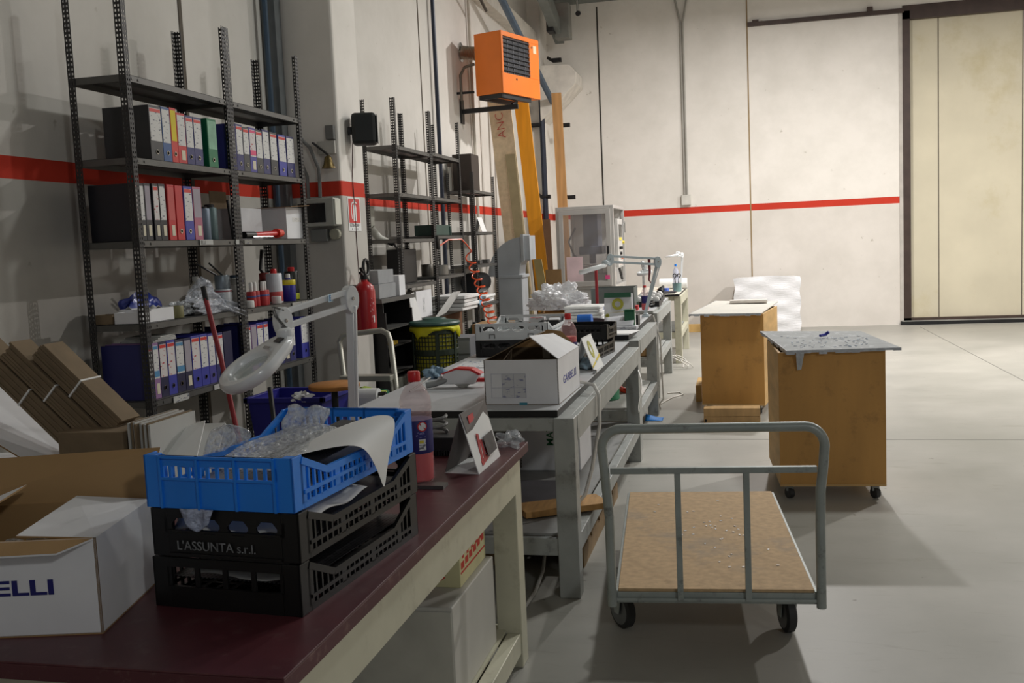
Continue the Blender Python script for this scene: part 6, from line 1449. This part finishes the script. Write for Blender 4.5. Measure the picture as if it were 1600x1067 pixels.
can('pot','small dark metal pot left of the dull pot on the middle shelving','pot',(-3.32,10.3,1.397),.07,.13,mat('dark_pot_metal',(96,92,86),.4,.6))
q = thing('carton','white and brown carton on the middle shelving, behind the yellow-bagged bin','box',(-3.28,9.65,1.002))
MB().box((-.12,-.34,0),(.08,.30,.25)).build('carton_body', mat('pale_kraft_carton',(196,186,168),.75,var=.1), q, bevel=.003)
MB().box((.08,-.20,0),(.10,.30,.27)).build('white_end', WHITEP, q)
MB().box((.1002,.0,.05),(.1008,.06,.20)).build('side_print', scribble_mat('carton_side_print',(222,222,222),(110,112,130),(40,60,30),.55), q)
wsolo('board', MB().quadboard([(-3.1,9.1,1.0),(-3.08,9.35,.92),(-3.12,9.20,1.28),(-3.14,9.10,1.26)],.004), PAPER, 'white card standing left of the white and brown carton', 'card', (-3.1,9.2,1.0))
wsolo('board', MB().quadboard([(-3.06,9.62,.98),(-3.04,10.0,1.02),(-3.0,10.45,1.22),(-3.02,10.2,1.22)],.004), PAPERDIM, 'grey-white carton flap sticking out right above the bin lid', 'card', (-3.05,10,1.0))
pile('foam_sheets','stack of white foam sheets jutting from the middle shelving above the brown cartons',(-3.14,10.68,1.002),(.42,.60,.17),4,PAPER)
wsolo('carton', MB().box((-3.46,10.15,.662),(-3.16,11.0,.96)), mat('dark_brown_carton',(112,78,54),.85), 'dark brown carton on the lower shelf of the middle shelving', 'box', (-3.3,10.6,.662))
wsolo('carton', MB().box((-3.46,10.2,.302),(-3.18,11.1,.60)), mat('dark_brown_carton',(112,78,54),.85), 'dark brown carton on the lowest shelf of the middle shelving', 'box', (-3.3,10.6,.302))
wsolo('carton', MB().box((-3.05,11.0,0),(-2.65,11.5,.80)), KRAFT, 'tall brown carton on the floor beyond the yellow-bagged bin', 'box', (-2.85,11.2,0))
q = thing('drawer_box','small grey plastic drawer box right of the yellow-bagged bin','drawers',(-2.63,9.15,0))
MB().box((-.10,-.12,0),(.10,.25,.84)).build('housing', mat('grey_drawers',(120,122,126),.5), q)
for z in (.55,.69): MB().box((-.09,-.128,z),(.095,-.12,z+.12)).build('drawer', mat('pale_drawers',(150,152,158),.5), q)
# bin with yellow bag
q = thing('waste_bin','tall mesh waste bin with green lid and a yellow bag hanging over its rim','bin',(-2.735,8.6,0))
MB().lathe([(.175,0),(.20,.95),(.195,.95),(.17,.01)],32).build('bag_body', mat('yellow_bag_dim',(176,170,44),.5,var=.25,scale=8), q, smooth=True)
b = MB()
for k in range(40):
    a = 2*PI*k/40; b.tube([(.182*math.cos(a),.182*math.sin(a),.0),(.207*math.cos(a),.207*math.sin(a),.95)],.0042,5)
for i in range(24):
    z = .03+.038*i; r_ = .182+.025*z/.95; b.tube([(r_*math.cos(2*PI*k/28),r_*math.sin(2*PI*k/28),z) for k in range(28)],.0042,5,0,True)
b.build('mesh_cage', mat('dark_green_mesh',(40,52,38),.6), q)
b = MB()
for z in (.42,.74,.93): b.lathe([(.204+.01*z/.95*0+.004,z),(.214,z+.005),(.214,z+.05),(.206,z+.055)],28)
for a in (-2.5,-1.2,-.3): b.bar((.207*math.cos(a),.207*math.sin(a),0),(.214*math.cos(a),.214*math.sin(a),.95),.03,.012,0,(math.cos(a),math.sin(a),0))
b.build('hoop', mat('dark_green_mesh',(40,52,38),.6), q)
MB().lathe([(.001,1.075),(.10,1.07),(.115,1.055),(.225,1.04),(.236,1.025),(.232,1.008),(.2,1.008)],32).build('lid', mat('dark_green_lid',(52,84,76),.4,var=.08), q, smooth=True)
def bagrim(u, v):
    a = 2*PI*u; sw = .5+.5*math.sin(3*a+1.2)*.8+.12*math.sin(11*a)
    r_ = .213+.014*math.sin(PI*v)+.010*v*math.sin(9*a); return (r_*math.cos(a), r_*math.sin(a), 1.005-(.035+.085*sw**2)*v)
MB().sheet(bagrim,60,8).build('bag_rim', mat('yellow_bag',(226,222,40),.4,var=.1,scale=12), q, smooth=True, thick=.003)
# orange coil hose
q = thing('coil_hose','orange spiral air hose hanging from the middle shelving to the grey crates','hose',(-2.92,10.5,.85))
P0 = Vector((-.003,0,.806)); P1 = Vector((.255,0,.0)); pts = []
for i in range(10*16+1):
    k = i/(10*16); p = P0.lerp(P1,k**1.0); a = 2*PI*10*(k**1.3); R = .042+.012*k
    pts.append(p+Vector((R*math.cos(a),R*math.sin(a),.02*math.sin(a))))
MB().tube(pts,.0085,6).build('spiral', mat('orange_hose',(236,92,44),.35), q, smooth=True)
MB().tube([Vector((-.215,-.36,.86)),Vector((-.15,-.2,.93)),Vector((-.06,.0,.93)),Vector((-.02,.02,.88)),pts[0]],.008,6).build('hose_lead', mat('orange_hose',(236,92,44),.35), q, smooth=True)
MB().tube([Vector((-.228,-.372,.98)),Vector((-.215,-.36,.84))],.022,10).build('air_fitting', mat('dark_fitting',(66,64,62),.4,.5), q, smooth=True)
# far shelving things
wsolo('loudspeaker', MB().box((-3.55,12.25,2.402),(-3.30,12.62,2.86)), mat('brown_black_speaker',(58,48,42),.6), 'large brown-black loudspeaker on top of the far shelving', 'loudspeaker', (-3.42,12.4,2.402), bevel=.004)
wsolo('picture_panel', MB().box((-3.58,12.13,2.402),(-3.565,12.24,2.70)), mat('grey_panel',(150,146,138),.6), 'small grey panel leaning left of the loudspeaker on the far shelving', 'panel', (-3.57,12.2,2.402))
q = thing('tent_card','white tent card on the far shelving, second shelf from top','desk card',(-3.36,12.75,1.882))
MB().quadboard([(.06,-.12,0),(.06,.12,0),(.0,.12,.19),(.0,-.12,.19)],.003).build('front_leaf', PAPER, q)
MB().quadboard([(-.06,.12,0),(-.06,-.12,0),(.0,-.12,.19),(.0,.12,.19)],.003).build('back_leaf', PAPER, q)
pile('paper_stack','stack of white and blue papers on the lower shelf of the far shelving',(-3.40,12.82,.952),(.26,.6,.10),3,PAPER,'paper stack')
wsolo('blue_box', MB().box((-3.5,12.15,.952),(-3.27,12.35,1.06)), mat('light_blue_box',(120,170,200),.5), 'light blue box left of the papers on the far shelving', 'box', (-3.4,12.2,.952))
for k, y in enumerate((12.25,12.55,12.95)):
    wsolo('tool', MB().cbox((-3.36,y,1.49),(.10,.12,.05)), mat('shelf_tool_grey',(96,94,92),.5,.3), ['left','middle','right'][k]+' small grey tool on the far shelving, level with the duct elbow', 'tool', (-3.36,y,1.462), bevel=.006)
can('bottle','dark green jug under the far shelving, left of two','jug',(-3.40,12.4,.302),.12,.38,mat('dark_green_jug',(22,44,30),.35),BLACK,.03,.04,neck=True)
can('bottle','dark green jug under the far shelving, right of two','jug',(-3.40,12.85,.302),.12,.38,mat('dark_green_jug',(22,44,30),.35),BLACK,.03,.04,neck=True)
wsolo('motor', MB().tube([(-3.42,12.4,1.22),(-3.42,12.95,1.22)],[.14,.13],20), mat('black_motor',(30,30,32),.4,.4), 'black round motor housing beside the duct riser under the far shelving tray', 'motor', (-3.36,12.7,1.0), smooth=True)
